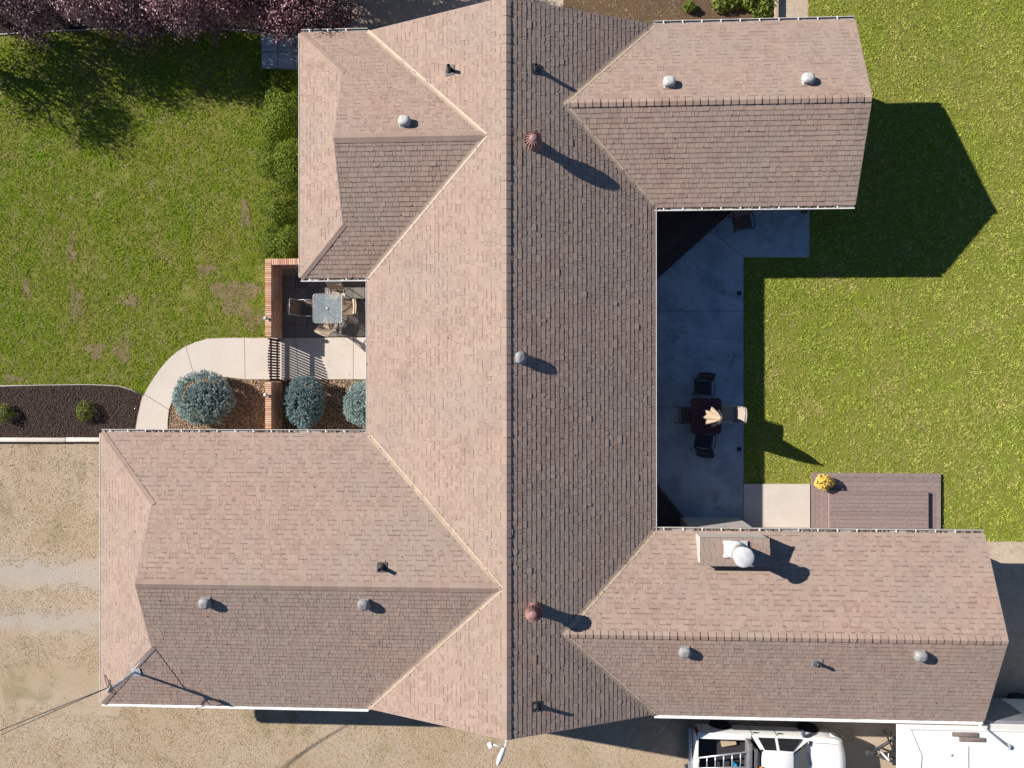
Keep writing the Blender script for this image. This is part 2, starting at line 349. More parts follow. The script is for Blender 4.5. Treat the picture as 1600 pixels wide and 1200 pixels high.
def vnoise(xy, scale, seed=0):
    """smooth value noise 0..1 at the points xy"""
    r = np.random.default_rng(seed).random((64, 64)); q = xy / scale; i = np.floor(q).astype(int); f = q - i; f = f * f * (3 - 2 * f)
    g = lambda a, b: r[(i[:, 0] + a) % 64, (i[:, 1] + b) % 64]
    return (g(0, 0) * (1 - f[:, 0]) + g(1, 0) * f[:, 0]) * (1 - f[:, 1]) + (g(0, 1) * (1 - f[:, 0]) + g(1, 1) * f[:, 0]) * f[:, 1]
def inside(xy, poly):
    x, y = xy[:, 0], xy[:, 1]; r = np.zeros(len(xy), bool); n = len(poly)
    for i in range(n):
        (x1, y1), (x2, y2) = poly[i][:2], poly[(i + 1) % n][:2]
        if y1 == y2: continue
        r ^= ((y1 > y) != (y2 > y)) & (x < (x2 - x1) * (y - y1) / (y2 - y1) + x1)
    return r
def scatter(poly, dens, holes=()):
    a = np.array([p[:2] for p in poly]); lo, hi = a.min(0), a.max(0)
    q = RNG.random((int(dens * np.prod(hi - lo)), 2)) * (hi - lo) + lo; k = inside(q, poly)
    for h in holes: k &= ~inside(q, h)
    return q[k]
def clip(poly, cl):
    """Sutherland-Hodgman: polygon (2D) by a convex counter-clockwise polygon"""
    for i in range(len(cl)):
        (ax, ay), (bx, by) = cl[i], cl[(i + 1) % len(cl)]; out = []
        if not poly: return poly
        s = lambda p: (bx - ax) * (p[1] - ay) - (by - ay) * (p[0] - ax)
        for j in range(len(poly)):
            p, q = poly[j], poly[(j + 1) % len(poly)]; sp, sq = s(p), s(q)
            if sp >= 0: out.append(p)
            if (sp >= 0) != (sq >= 0):
                t = sp / (sp - sq); out.append((p[0] + (q[0] - p[0]) * t, p[1] + (q[1] - p[1]) * t))
        poly = out
    return poly
def area2(p): return abs(sum(p[i][0] * p[(i + 1) % len(p)][1] - p[(i + 1) % len(p)][0] * p[i][1] for i in range(len(p)))) / 2
def ccw(p):
    a = sum(p[i][0] * p[(i + 1) % len(p)][1] - p[(i + 1) % len(p)][0] * p[i][1] for i in range(len(p)))
    return p if a > 0 else p[::-1]
def copy_tree(o, parent=None):
    c = o.copy(); COL.objects.link(c)
    if parent is not None: c.parent = parent
    for ch in list(o.children): copy_tree(ch, c)
    return c
def rough_edge(pts, amp, step=0.25, closed=True, seed=3):
    """subdivide a polygon outline and unsettle it"""
    rr = random.Random(seed); out = []; n = len(pts)
    for i in range(n if closed else n - 1):
        a, b = Vector(pts[i][:2]), Vector(pts[(i + 1) % n][:2]); k = max(1, int((b - a).length / step))
        for j in range(k):
            p = a.lerp(b, j / k); out.append((p.x + rr.uniform(-amp, amp), p.y + rr.uniform(-amp, amp)))
    return out

# ------------------------------------------------------------------ the house's measured plan
HE, SL = 2.75, 0.3972
xL, xR, yN, yS = -5.7356, 3.4549, 11.3635, -10.5179
NWx, NWs = -7.9401, 3.4375
SWx, SWn = -14.6182, -1.6373
NEx, NEs = 9.6948, 5.5911
SEx, SEn = 13.6194, -4.7146
xm = (xL + xR) / 2; HR = HE + SL * (xR - xL) / 2
PL = {  # roof planes: height at a plan point
    'W': lambda x, y: HE + SL * (x - xL), 'E': lambda x, y: HE + SL * (xR - x),
    'NWn': lambda x, y: HE + SL * (yN - y), 'NWs': lambda x, y: HE + SL * (y - NWs), 'NWw': lambda x, y: HE + SL * (x - NWx),
    'SWn': lambda x, y: HE + SL * (SWn - y), 'SWs': lambda x, y: HE + SL * (y - yS), 'SWw': lambda x, y: HE + SL * (x - SWx),
    'NEn': lambda x, y: HE + SL * (yN - y), 'NEs': lambda x, y: HE + SL * (y - NEs),
    'SEn': lambda x, y: HE + SL * (SEn - y), 'SEs': lambda x, y: HE + SL * (y - yS)}
def on_roof(px, py, plane, up=0.0):
    z = 3.3
    for _ in range(25):
        p = P(px, py, z); z = PL[plane](p.x, p.y)
    return Vector((p.x, p.y, z + up))

# ------------------------------------------------------------------ ground
def sheet(name, poly, z, mat, kind='structure'):
    b = MB(); b.add([(p[0], p[1], z) for p in ccw([(q[0], q[1]) for q in poly])], [tuple(range(len(poly)))])
    o = b.build(name, mat); o['kind'] = kind; return o
def ground_material():
    m = bpy.data.materials.new('yard_ground'); n, l = nt(m); bs = n['Principled BSDF']; p = pos(n)
    sx = n.new('ShaderNodeSeparateXYZ'); l.new(p, sx.inputs[0])
    col = mix(n, l, ramp(n, l, noise(n, l, p, 0.33, 7, 0.68, 0.5), 0.36, 0.64), (0.395, 0.31, 0.21), (0.44, 0.355, 0.265))
    col = mix(n, l, math_(n, l, 'MULTIPLY', ramp(n, l, noise(n, l, p, 0.55, 7, 0.75, 0.8), 0.50, 0.72), 0.8), col, (0.235, 0.20, 0.10))
    # two wheel tracks of bare grey gravel running past the west gable
    wob = math_(n, l, 'MULTIPLY', math_(n, l, 'SUBTRACT', noise(n, l, p, 0.45, 6, 0.7), 0.5), 1.3)
    yy = math_(n, l, 'ADD', sx.outputs[1], wob)
    west = ramp(n, l, sx.outputs[0], -8.5, -13.5)
    for yc, hw in ((-7.05, 0.42), (-8.75, 0.30)):
        d = math_(n, l, 'ABSOLUTE', math_(n, l, 'SUBTRACT', yy, yc))
        k = math_(n, l, 'MULTIPLY', ramp(n, l, d, hw + 0.45, hw - 0.30), west)
        col = mix(n, l, math_(n, l, 'MULTIPLY', math_(n, l, 'MULTIPLY', k, 0.85), ramp(n, l, noise(n, l, p, 1.3, 6, 0.7), 0.22, 0.55)), col, (0.40, 0.36, 0.315))
    sp = ramp(n, l, noise(n, l, p, 42, 4, 0.75), 0.3, 0.7)
    col = mix(n, l, sp, mix(n, l, 1.0, col, (0.86, 0.855, 0.84), 'MULTIPLY'), mix(n, l, 1.0, col, (1.10, 1.10, 1.10), 'MULTIPLY'))
    l.new(col, bs.inputs['Base Color']); bs.inputs['Roughness'].default_value = 0.95; bs.inputs['Specular IOR Level'].default_value = 0.1
    bump(n, l, noise(n, l, p, 22, 7, 0.75), 0.7, 0.04, bs); return m
GROUND = ground_material()
sheet('ground', [(-700, -700), (700, -700), (700, 700), (-700, 700)], 0.0, GROUND)
g = lambda *a: [(P(x, y, 0).x, P(x, y, 0).y) for x, y in a]
path_out = [(206, 700), (212, 660), (222, 628), (238, 594), (262, 563), (290, 541), (322, 529), (360, 527)]
lawn_w = g((-260, 606), (-60, 604), (150, 603), (200, 606), (228, 618), (240, 592), (262, 562), (290, 540), (322, 529), (360, 527), (418, 528), (418, 416), (478, 416), (478, 112), (424, 108), (415, 55), (330, 44), (140, 47), (-60, 60), (-260, 70))
lawn_e = g((1140, 398), (1262, 398), (1264, -260), (2100, -260), (2100, 842), (1548, 846), (1540, 845), (1130, 845))
lw = rough_edge(lawn_w, 0.03); le = rough_edge(lawn_e, 0.03)
sheet('lawn', lw, 0.006, SOILW); sheet('lawn', le, 0.006, SOILE)
sheet('gravel_bed', g((480, 80), (480, -200), (905, -200), (905, 80)), 0.004, GRAVELG)
sheet('garden_bed', g((880, -220), (1217, -220), (1217, 90), (880, 90)), 0.008, GARDEN)
sheet('gravel_strip', g((1217, -260), (1262, -260), (1262, 120), (1217, 120)), 0.006, GRAVELG)
sheet('gravel_apron', rough_edge(g((1500, 843), (2100, 838), (2100, 1400), (1500, 1400)), 0.06, 0.4), 0.004, GRAVELG)
TREEBED = soil_material('shade_dark_mulch', (0.022, 0.015, 0.013), (0.035, 0.024, 0.02), (0.05, 0.035, 0.03), 0.9, 0.95, 0.9, 30)  # mulch copy darkened in colour to hold the shade between the trees
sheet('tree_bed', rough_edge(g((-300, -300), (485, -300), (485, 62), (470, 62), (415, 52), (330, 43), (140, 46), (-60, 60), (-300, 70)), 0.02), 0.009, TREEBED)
mulch_poly = rough_edge(g((-220, 604), (150, 602), (195, 605), (222, 618), (214, 650), (210, 690), (-220, 690)), 0.02, 0.2)
sheet('mulch_bed', mulch_poly, 0.010, MULCH)
sheet('pebble_bed', g((258, 585), (600, 585), (600, 720), (258, 720)), 0.012, soil_material('pebble_soil', (0.12, 0.08, 0.055), (0.17, 0.115, 0.075), (0.22, 0.15, 0.10), 3))

def field(name, poly, dens, mat, hgt, wid, holes=(), label=None, lean=0.55, clump=0.5, seed=1, thin=()):
    q = scatter(poly, dens, holes); c = 0.65 * vnoise(q, 0.085, seed) + 0.35 * vnoise(q, 0.3, seed + 1)
    bare = vnoise(q, 1.1, seed + 2) * 0.55 + vnoise(q, 0.35, seed + 3) * 0.45
    keep = (RNG.random(len(q)) < 0.25 + 1.1 * c) & (bare < 0.72 + 0.25 * RNG.random(len(q))); q, c = q[keep], c[keep]; N = len(q)
    for h in thin:
        k = ~inside(q, h) | (RNG.random(len(q)) < (0.35 if h is thin[0] else 0.80)); q, c = q[k], c[k]
    N = len(q); base = np.column_stack([q, np.full(N, 0.004)]); a = RNG.random(N) * 6.283
    d = unit(np.column_stack([np.cos(a) * lean, np.sin(a) * lean, 0.35 + 0.65 * RNG.random(N)]))
    V, F = blades(base, d, hgt * np.clip(0.35 + 0.5 * RNG.random(N) + 2.2 * clump * (c - 0.42), 0.15, 2), wid * (0.6 + 0.8 * RNG.random(N)))
    o = tri_mesh(name, V, F, np.clip(0.22 + 0.45 * RNG.random(N) + 1.1 * (c - 0.45), 0, 1), mat, kind='stuff')
    if label: tag(o, label, 'grass')
    return o
field('dry_grass', g((890, -20), (1075, -20), (1060, 60), (890, 60)), 700, STRAW, 0.05, 0.02, [], 'patchy straw coloured growth on the garden soil above the roof', 1.6, seed=32)
BARE = soil_material('bare_earth', (0.185, 0.135, 0.075), (0.235, 0.18, 0.105), (0.13, 0.135, 0.03), 2.5, 0.95, 0.7, 30)
bare = []
for k, (px, py, rx, ry) in enumerate(((368, 462, .75, .62), (395, 500, .38, .5), (118, 475, .30, .62), (112, 395, .20, .42), (42, 448, .16, .4), (192, 548, .34, .40), (150, 548, .36, .28), (322, 420, .36, .18), (20, 592, .36, .14), (383, 335, .2, .5), (205, 470, .25, .2))):
    c = P(px, py, 0); rb = random.Random(k + 50); n = 30; q = []
    for i in range(n):
        a = 6.283 * i / n; w = 1 + .22 * math.sin(3 * a + k) + .16 * math.sin(5 * a + 2 * k) + rb.uniform(-.14, .14); q.append((c.x + rx * w * math.cos(a), c.y + ry * w * math.sin(a)))
    sheet('bare_earth', rough_edge(q, 0.05, 0.07, seed=k), 0.0075 + 0.0012 * k, BARE); bare.append(q)
frame_w = g((-40, 50), (445, 30), (445, 640), (-40, 640)); 
path_hole = g(*path_out, (420, 527), (420, 600), (210, 700))
field('grass', [p for p in lawn_w if True], 0.0001 + 1700, LAWNW, 0.058, 0.030, [path_hole, mulch_poly, g((-900, -300), (-60, -300), (-60, 900), (-900, 900))], 'short yellowish green grass of the lawn left of the house', 0.7, seed=2, thin=bare)
field('grass', lawn_e, 2000, LAWNE, 0.060, 0.030, [g((1640, -400), (2400, -400), (2400, 1400), (1640, 1400)), g((1000, -400), (2400, -400), (2400, -30), (1000, -30)), g((1022, 320), (1163, 320), (1163, 850), (1022, 850)), g((1150, 300), (1268, 300), (1268, 403), (1150, 403)), g((1150, 755), (1472, 755), (1472, 850), (1150, 850))],
      'short olive green mown grass of the lawn right of the house', 0.8, seed=12)
field('dry_grass', g((-40, 688), (250, 688), (170, 1090), (1100, 1110), (1100, 1240), (-40, 1240)), 620, STRAW, 0.05, 0.016,
      [rough_edge(g((-60, 886), (170, 878), (170, 916), (-60, 922)), 0.2, 0.3), rough_edge(g((-60, 964), (170, 958), (170, 990), (-60, 992)), 0.2, 0.3), rough_edge(g((-60, 1035), (160, 1040), (190, 1105), (-60, 1120)), 0.4, 0.4)], 'dry straw coloured grass along the bottom of the photo', 1.6, seed=22)

# ------------------------------------------------------------------ house
house = empty('house', (0, 0, 0), 0, 'large single storey house with brown shingle roof of five ridged wings', 'house')
RS = math.sqrt(1 + SL * SL)
def plane(o, u, up2):
    """o: eave point in plan; u: unit along the eave (plan); up2: unit towards the ridge (plan)"""
    U = Vector((u[0], u[1], 0)); V = Vector((up2[0], up2[1], SL)) / RS; O = Vector((o[0], o[1], HE))
    n = U.cross(V)
    if n.z < 0: n = -n
    return O, U, V, n
dNW = None
def gablet(px, py, eave_x, y_corner, sgn):
    z = HE + 0.5
    for _ in range(10):
        p = P(px, py, z); z = HE + SL * (p.x - eave_x)
    return p.x
xgN = gablet(536, 110, NWx, yN, 1); xgS = gablet(237, 785, SWx, SWn, 1)
dN, dS = xgN - NWx, xgS - SWx
yNW, ySW, yNE, ySE = (yN + NWs) / 2, (SWn + yS) / 2, (yN + NEs) / 2, (SEn + yS) / 2
hNW, hSW, hNE, hSE = (yN - NWs) / 2, (SWn - yS) / 2, (yN - NEs) / 2, (SEn - yS) / 2
aNW, aSW, aNE, aSE = xL + hNW, xL + hSW, xR - hNE, xR - hSE      # where each wing's ridge meets the main slope
RO = 0.12                                                          # rake overhang past the measured edge is nil; kept for trim
pieces = [  # (plane, [convex plan polygons])
    (plane((xL, 0), (0, 1), (1, 0)), [[(xL, yN), (aNW, yNW), (xm, yNW), (xm, yN)], [(aNW, yNW), (xL, NWs), (xL, SWn), (aSW, ySW), (xm, ySW), (xm, yNW)], [(aSW, ySW), (xL, yS), (xm, yS), (xm, ySW)]]),
    (plane((xR, 0), (0, 1), (-1, 0)), [[(xR, yN), (xm, yN), (xm, yNE), (aNE, yNE)], [(aNE, yNE), (xm, yNE), (xm, ySE), (aSE, ySE), (xR, SEn), (xR, NEs)], [(aSE, ySE), (xm, ySE), (xm, yS), (xR, yS)]]),
    (plane((0, yN), (1, 0), (0, -1)), [[(NWx, yN), (xgN, yN - dN), (xgN, yN)], [(xgN, yN), (xgN, yNW), (aNW, yNW), (xL, yN)]]),
    (plane((0, NWs), (1, 0), (0, 1)), [[(NWx, NWs), (xgN, NWs), (xgN, NWs + dN)], [(xgN, NWs), (xL, NWs), (aNW, yNW), (xgN, yNW)]]),
    (plane((NWx, 0), (0, 1), (1, 0)), [[(NWx, NWs), (xgN + 0.25, NWs + dN + 0.25), (xgN + 0.25, yN - dN - 0.25), (NWx, yN)]]),
    (plane((0, SWn), (1, 0), (0, -1)), [[(SWx, SWn), (xgS, SWn - dS), (xgS, SWn)], [(xgS, SWn), (xgS, ySW), (aSW, ySW), (xL, SWn)]]),
    (plane((0, yS), (1, 0), (0, 1)), [[(SWx, yS), (xgS, yS), (xgS, yS + dS)], [(xgS, yS), (xL, yS), (aSW, ySW), (xgS, ySW)]]),
    (plane((SWx, 0), (0, 1), (1, 0)), [[(SWx, yS), (xgS + 0.25, yS + dS + 0.25), (xgS + 0.25, SWn - dS - 0.25), (SWx, SWn)]]),
    (plane((0, yN), (1, 0), (0, -1)), [[(xR, yN), (aNE, yNE), (NEx, yNE), (NEx, yN)]]),
    (plane((0, NEs), (1, 0), (0, 1)), [[(xR, NEs), (NEx, NEs), (NEx, yNE), (aNE, yNE)]]),
    (plane((0, SEn), (1, 0), (0, -1)), [[(xR, SEn), (aSE, ySE), (SEx, ySE), (SEx, SEn)]]),
    (plane((0, yS), (1, 0), (0, 1)), [[(xR, yS), (SEx, yS), (SEx, ySE), (aSE, ySE)]]),
]
deckb = MB()
for (O, U, V, n), polys in pieces:
    for pl in polys:
        vs = [O + U * (Vector((x, y, 0)) - Vector((O.x, O.y, 0))).dot(U) + V * ((Vector((x, y, 0)) - Vector((O.x, O.y, 0))).dot(Vector((V.x, V.y, 0)).normalized()) * RS) for x, y in pl]
        vs = ccw_v = vs if (vs[1] - vs[0]).cross(vs[2] - vs[1]).z > 0 else vs[::-1]
        m = len(vs); lo = [v - Vector((0, 0, 0.12)) for v in vs]
        deckb.add(vs + lo, [tuple(range(m)), tuple(range(2 * m - 1, m - 1, -1))] + [(i, m + i, m + (i + 1) % m, (i + 1) % m) for i in range(m)])
roof = deckb.build('roof', DECKFELT, house)

tabs = []        # (area, verts, faces, tint, low)
EXP = 0.150
for pi, ((O, U, V, n), polys) in enumerate(pieces):
    rr = random.Random(100 + pi); conv = []; O2 = Vector((O.x, O.y, 0)); V2 = Vector((V.x, V.y, 0)).normalized()
    for pl in polys:
        conv.append(ccw([((Vector((x, y, 0)) - O2).dot(U), (Vector((x, y, 0)) - O2).dot(V2) * RS) for x, y in pl]))
    # let the first course overhang the eave a little
    conv = [[(u, v - 0.03 if v < 1e-6 else v) for u, v in c] for c in conv]
    u0 = min(u for c in conv for u, v in c); u1 = max(u for c in conv for u, v in c); v1 = max(v for c in conv for u, v in c)
    k = 0; v = -0.03
    boxes = [(min(a for a, b in c), max(a for a, b in c), min(b for a, b in c), max(b for a, b in c)) for c in conv]
    while v < v1:
        u = u0 - rr.uniform(0, 0.4); wav = rr.uniform(-0.004, 0.004); high = True
        while u < u1:
            wd = rr.choice((0.09, 0.12, 0.15, 0.18, 0.22, 0.27)) * rr.uniform(0.9, 1.1); high = not high if rr.random() < 0.75 else high
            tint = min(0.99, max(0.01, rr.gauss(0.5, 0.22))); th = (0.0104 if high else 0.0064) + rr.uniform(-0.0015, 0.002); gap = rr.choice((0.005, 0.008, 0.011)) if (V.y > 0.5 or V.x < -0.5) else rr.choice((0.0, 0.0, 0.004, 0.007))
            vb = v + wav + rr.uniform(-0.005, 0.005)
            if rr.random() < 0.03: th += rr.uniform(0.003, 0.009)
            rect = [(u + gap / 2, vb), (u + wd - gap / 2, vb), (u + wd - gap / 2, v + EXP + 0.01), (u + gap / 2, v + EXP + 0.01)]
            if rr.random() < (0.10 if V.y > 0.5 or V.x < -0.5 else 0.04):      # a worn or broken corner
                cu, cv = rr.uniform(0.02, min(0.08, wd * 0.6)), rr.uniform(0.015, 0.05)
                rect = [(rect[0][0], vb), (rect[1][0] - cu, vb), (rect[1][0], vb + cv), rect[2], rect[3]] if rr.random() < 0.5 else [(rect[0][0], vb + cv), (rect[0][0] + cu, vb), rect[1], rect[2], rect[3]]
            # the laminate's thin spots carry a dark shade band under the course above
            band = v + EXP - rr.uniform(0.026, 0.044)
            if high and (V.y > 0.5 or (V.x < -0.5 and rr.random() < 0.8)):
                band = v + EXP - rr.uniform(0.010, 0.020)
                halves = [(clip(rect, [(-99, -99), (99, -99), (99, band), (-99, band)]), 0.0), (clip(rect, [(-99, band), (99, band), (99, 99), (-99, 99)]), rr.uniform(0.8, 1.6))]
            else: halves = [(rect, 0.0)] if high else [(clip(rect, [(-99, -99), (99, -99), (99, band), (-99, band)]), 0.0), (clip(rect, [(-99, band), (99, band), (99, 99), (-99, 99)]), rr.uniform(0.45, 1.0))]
            for (rc, lowv), c, (b0, b1, b2, b3) in [(h_, c_, b_) for h_ in halves for c_, b_ in zip(conv, boxes)]:
                if len(rc) < 3 or u > b1 or u + wd < b0 or vb > b3 or v + EXP < b2: continue
                q = clip(rc, c)
                if len(q) < 3: continue
                ar = area2(q)
                if ar < 2e-4: continue
                m = len(q)
                top = [O + U * a + V * b + n * (0.002 + th * max(0.0, 1 - (b - v) / (EXP + 0.012))) for a, b in q]
                bot = [O + U * a + V * b - n * 0.004 for a, b in q]
                vs = top + bot; up = (top[1] - top[0]).cross(top[2] - top[1]).dot(n) > 0
                fs = [tuple(range(m))] + [(i, m + i, m + (i + 1) % m, (i + 1) % m) for i in range(m)]
                if not up: fs = [f[::-1] for f in fs]
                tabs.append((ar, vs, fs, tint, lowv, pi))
            u += wd
        v += EXP; k += 1
def pix(c):
    """rough size in view: nearer the lens is larger, tilt towards it too"""
    return 1.0 / (CAM_H - c.z) ** 2
tabs.sort(key=lambda t: -t[0] * pix(t[1][0]))
fieldb = MB()
cells = {}
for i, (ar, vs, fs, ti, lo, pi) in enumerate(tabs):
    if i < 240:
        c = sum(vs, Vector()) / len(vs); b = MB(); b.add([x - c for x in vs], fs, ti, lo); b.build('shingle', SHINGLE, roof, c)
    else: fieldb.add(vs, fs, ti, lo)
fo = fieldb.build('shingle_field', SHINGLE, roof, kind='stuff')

# ridge and hip shingles: bent pieces, each lapped over the last
def saddle(a, b, nl, nr, sl, sr, ex, wl, th, flip=False, proto=None):
    """pieces from a to b along a ridge; sl/sr: unit vectors down either slope"""
    a, b = Vector(a), Vector(b); L = (b - a).length; d = (b - a) / L; k = max(1, round(L / ex)); ex = L / k
    me = None; rrs = random.Random(k)
    for i in range(k):
        p = a + d * (i * ex + (rrs.uniform(-0.012, 0.012) if i else 0)); ln = ex + 0.03
        t0, t1 = (th, 0.006)
        if i: p = p + Vector((0, 0, rrs.uniform(-0.004, 0.004)))
        vs = []
        for s, t in ((0, t0), (ln, t1)):
            q = d * s
            vs += [q + sl * wl + nl * (t + 0.010), q + (nl + nr).normalized() * (t + 0.014), q + sr * wl + nr * (t + 0.010)]
        vs += [v - Vector((0, 0, 0.03)) for v in vs]
        fs = [(0, 1, 4, 3), (1, 2, 5, 4), (0, 6, 7, 1), (1, 7, 8, 2), (3, 9, 6, 0), (2, 8, 11, 5), (4, 10, 9, 3), (5, 11, 10, 4)]
        if (vs[1] - vs[0]).cross(vs[4] - vs[1]).z < 0: fs = [f[::-1] for f in fs]
        if me is None:
            bb = MB(); bb.add(vs, fs, 0.45, 0.12); o = bb.build('ridge_shingle', SHINGLE, roof, p); me = o.data
        else:
            o = bpy.data.objects.new('ridge_shingle', me); o.location = p; link(o, roof)
def nrm(x, y): return Vector((x * SL, y * SL, 1)).normalized()
def dn(x, y): return Vector((x, y, -SL)).normalized()
# the exposed butt end is at a, so pieces start at the downwind end
saddle((NEx, yNE, HE + SL * hNE), (aNE - 0.05, yNE, HE + SL * hNE), nrm(0, 1), nrm(0, -1), dn(0, 1), dn(0, -1), 0.232, 0.115, 0.027)
saddle((SEx, ySE, HE + SL * hSE), (aSE - 0.05, ySE, HE + SL * hSE), nrm(0, 1), nrm(0, -1), dn(0, 1), dn(0, -1), 0.232, 0.115, 0.027)
saddle((xgN, yNW, HE + SL * hNW), (aNW, yNW, HE + SL * hNW), nrm(0, 1), nrm(0, -1), dn(0, 1), dn(0, -1), 0.26, 0.15, 0.012)
saddle((xgS, ySW, HE + SL * hSW), (aSW, ySW, HE + SL * hSW), nrm(0, 1), nrm(0, -1), dn(0, 1), dn(0, -1), 0.26, 0.15, 0.012)
saddle((xm, yS, HR), (xm, yN, HR), nrm(-1, 0), nrm(1, 0), dn(-1, 0), dn(1, 0), 0.27, 0.13, 0.019)
for (cx, cy, d, sy) in ((NWx, yN, dN, -1), (NWx, NWs, dN, 1), (SWx, SWn, dS, -1), (SWx, yS, dS, 1)):
    a = Vector((cx, cy, HE)); b = Vector((cx + d, cy + sy * d, HE + SL * d)); e = (b - a).normalized()
    n1, n2 = nrm(-1, 0), nrm(0, -sy)
    s1 = n1.cross(e); s1 = s1 if s1.x < 0 or abs(s1.x) < 1e-6 else -s1
    s2 = n2.cross(e); s2 = s2 if s2.y * -sy > 0 else -s2
    saddle(a, b, n1, n2, s1, s2, 0.24, 0.13, 0.012)
# valley flashing
for (p0, p1, na, nb) in (((xL, yN), (aNW, yNW), 'W', 'NWn'), ((xL, NWs), (aNW, yNW), 'W', 'NWs'), ((xL, SWn), (aSW, ySW), 'W', 'SWn'), ((xL, yS), (aSW, ySW), 'W', 'SWs'),
                         ((xR, yN), (aNE, yNE), 'E', 'NEn'), ((xR, NEs), (aNE, yNE), 'E', 'NEs'), ((xR, SEn), (aSE, ySE), 'E', 'SEn'), ((xR, yS), (aSE, ySE), 'E', 'SEs')):
    a, b = Vector((*p0, HE)), Vector((*p1, PL[na](*p1)))
    d = (b - a); e = d.normalized(); pl2 = Vector((d.x, d.y, 0)).normalized(); side = Vector((-pl2.y, pl2.x, 0))
    fb = MB(); rows = []
    for s in (0, 1):
        q = a.lerp(b, s); r = []
        for w in (-0.080, -0.074, -0.012, 0.0, 0.012, 0.074, 0.080):
            x = q + side * w; up = 0.017 if abs(w) < 0.077 else -0.01
            zz = max(PL[na](x.x, x.y), PL[nb](x.x, x.y)) + up + (0.012 if abs(w) < 0.005 else 0)
            r.append((x.x, x.y, zz))
        rows.append(r)
    fb.grid(rows, smooth=False); fb.build('valley_flashing', FLASH, roof, recalc=True)

# walls, gable ends, soffits
OV = 0.5
wall_out = [(xL + OV, yN - 0.25), (xL + OV, yN - 0.25)]
plan = [(NWx + OV, yN - OV), (xL + OV, yN - OV), (xL + OV, yN - 0.28), (xR - OV, yN - 0.28), (xR - OV, yN - OV), (NEx - 0.3, yN - OV), (NEx - 0.3, NEs + OV), (xR - OV, NEs + OV),
        (xR - OV, SEn - OV), (SEx - 0.3, SEn - OV), (SEx - 0.3, yS + OV), (xR - OV, yS + OV), (xR - OV, yS + 0.28), (xL + OV, yS + 0.28), (xL + OV, yS + OV), (SWx + OV, yS + OV),
        (SWx + OV, SWn - OV), (xL + OV, SWn - OV), (xL + OV, NWs + OV), (NWx + OV, NWs + OV)]
for i in range(len(plan)):
    a, b = Vector(plan[i]), Vector(plan[(i + 1) % len(plan)]); d = b - a; L = d.length; t = d.normalized(); nn = Vector((-t.y, t.x))
    wb = MB(); z = 0.0; c = (a + b) / 2
    rows = 14; h = 2.6 / rows
    for k in range(rows):       # lapped siding: each board's foot stands proud
        q = [(-L / 2, 0.0), (L / 2, 0.0)]
        zz = k * h
        wb.add([Vector((-L / 2, 0.014, zz)), Vector((L / 2, 0.014, zz)), Vector((L / 2, 0.0, zz + h)), Vector((-L / 2, 0.0, zz + h)), Vector((-L / 2, 0.0, zz)), Vector((L / 2, 0.0, zz))], [(0, 1, 2, 3), (4, 5, 1, 0)])
    for j in range(len(wb.v)):
        v = wb.v[j]; w = Vector((c.x, c.y)) + t * v[0] + nn * v[1]; wb.v[j] = (w.x, w.y, v[2])
    wb.build('wall', SIDING, house, recalc=False)
sb = MB()
for (x0, x1, y0, y1) in ((NWx, xL, NWs, yN), (xL, xR, yS, yN), (SWx, xL, yS, SWn), (xR, NEx, NEs, yN), (xR, SEx, yS, SEn)):
    sb.add([(x0 + 0.01, y0 + 0.01, 2.6), (x0 + 0.01, y1 - 0.01, 2.6), (x1 - 0.01, y1 - 0.01, 2.6), (x1 - 0.01, y0 + 0.01, 2.6)], [(0, 1, 2, 3)])
sb.build('soffit', SOFFIT, house)
def gable_tri(pts):
    b = MB(); b.add(pts, [(0, 1, 2)]); return b.build('gable_wall', SIDING, house)
for y, s in ((yN - 0.28, 1), (yS + 0.28, -1)): gable_tri([(xL + 0.3, y, 2.6), (xR - 0.3, y, 2.6), (xm, y, HR - 0.13)])
gable_tri([(NEx - 0.3, NEs + 0.3, 2.6), (NEx - 0.3, yN - 0.3, 2.6), (NEx - 0.3, yNE, HE + SL * hNE - 0.13)])
gable_tri([(SEx - 0.3, yS + 0.3, 2.6), (SEx - 0.3, SEn - 0.3, 2.6), (SEx - 0.3, ySE, HE + SL * hSE - 0.13)])
gable_tri([(xgN + 0.22, NWs + dN, HE + SL * dN - 0.02), (xgN + 0.22, yN - dN, HE + SL * dN - 0.02), (xgN + 0.22, yNW, HE + SL * hNW - 0.12)])
gable_tri([(xgS + 0.22, yS + dS, HE + SL * dS - 0.02), (xgS + 0.22, SWn - dS, HE + SL * dS - 0.02), (xgS + 0.22, ySW, HE + SL * hSW - 0.12)])
def rake(a, b, out):
    a, b, out = Vector(a), Vector(b), Vector(out) * 0.025
    bb = MB(); dz = Vector((0, 0, 0.19)); u = Vector((0, 0, 0.006))
    vs = [a + u, b + u, b + u - dz, a + u - dz]; vs += [v + out for v in vs]
    bb.add(vs, [(0, 1, 2, 3), (7, 6, 5, 4), (0, 4, 5, 1), (2, 6, 7, 3), (1, 5, 6, 2), (0, 3, 7, 4)]); bb.build('rake_board', WHITE2, house, recalc=True)
WHITE2 = M('rake_trim', (0.30, 0.235, 0.20), (0.26, 0.20, 0.17), 4, 0.7)
for y, s in ((yN, 1), (yS, -1)):
    rake((xL, y, HE), (xm, y, HR), (0, s, 0)); rake((xR, y, HE), (xm, y, HR), (0, s, 0))
rake((NEx, yN, HE), (NEx, yNE, HE + SL * hNE), (1, 0, 0)); rake((NEx, NEs, HE), (NEx, yNE, HE + SL * hNE), (1, 0, 0))
rake((SEx, SEn, HE), (SEx, ySE, HE + SL * hSE), (1, 0, 0)); rake((SEx, yS, HE), (SEx, ySE, HE + SL * hSE), (1, 0, 0))
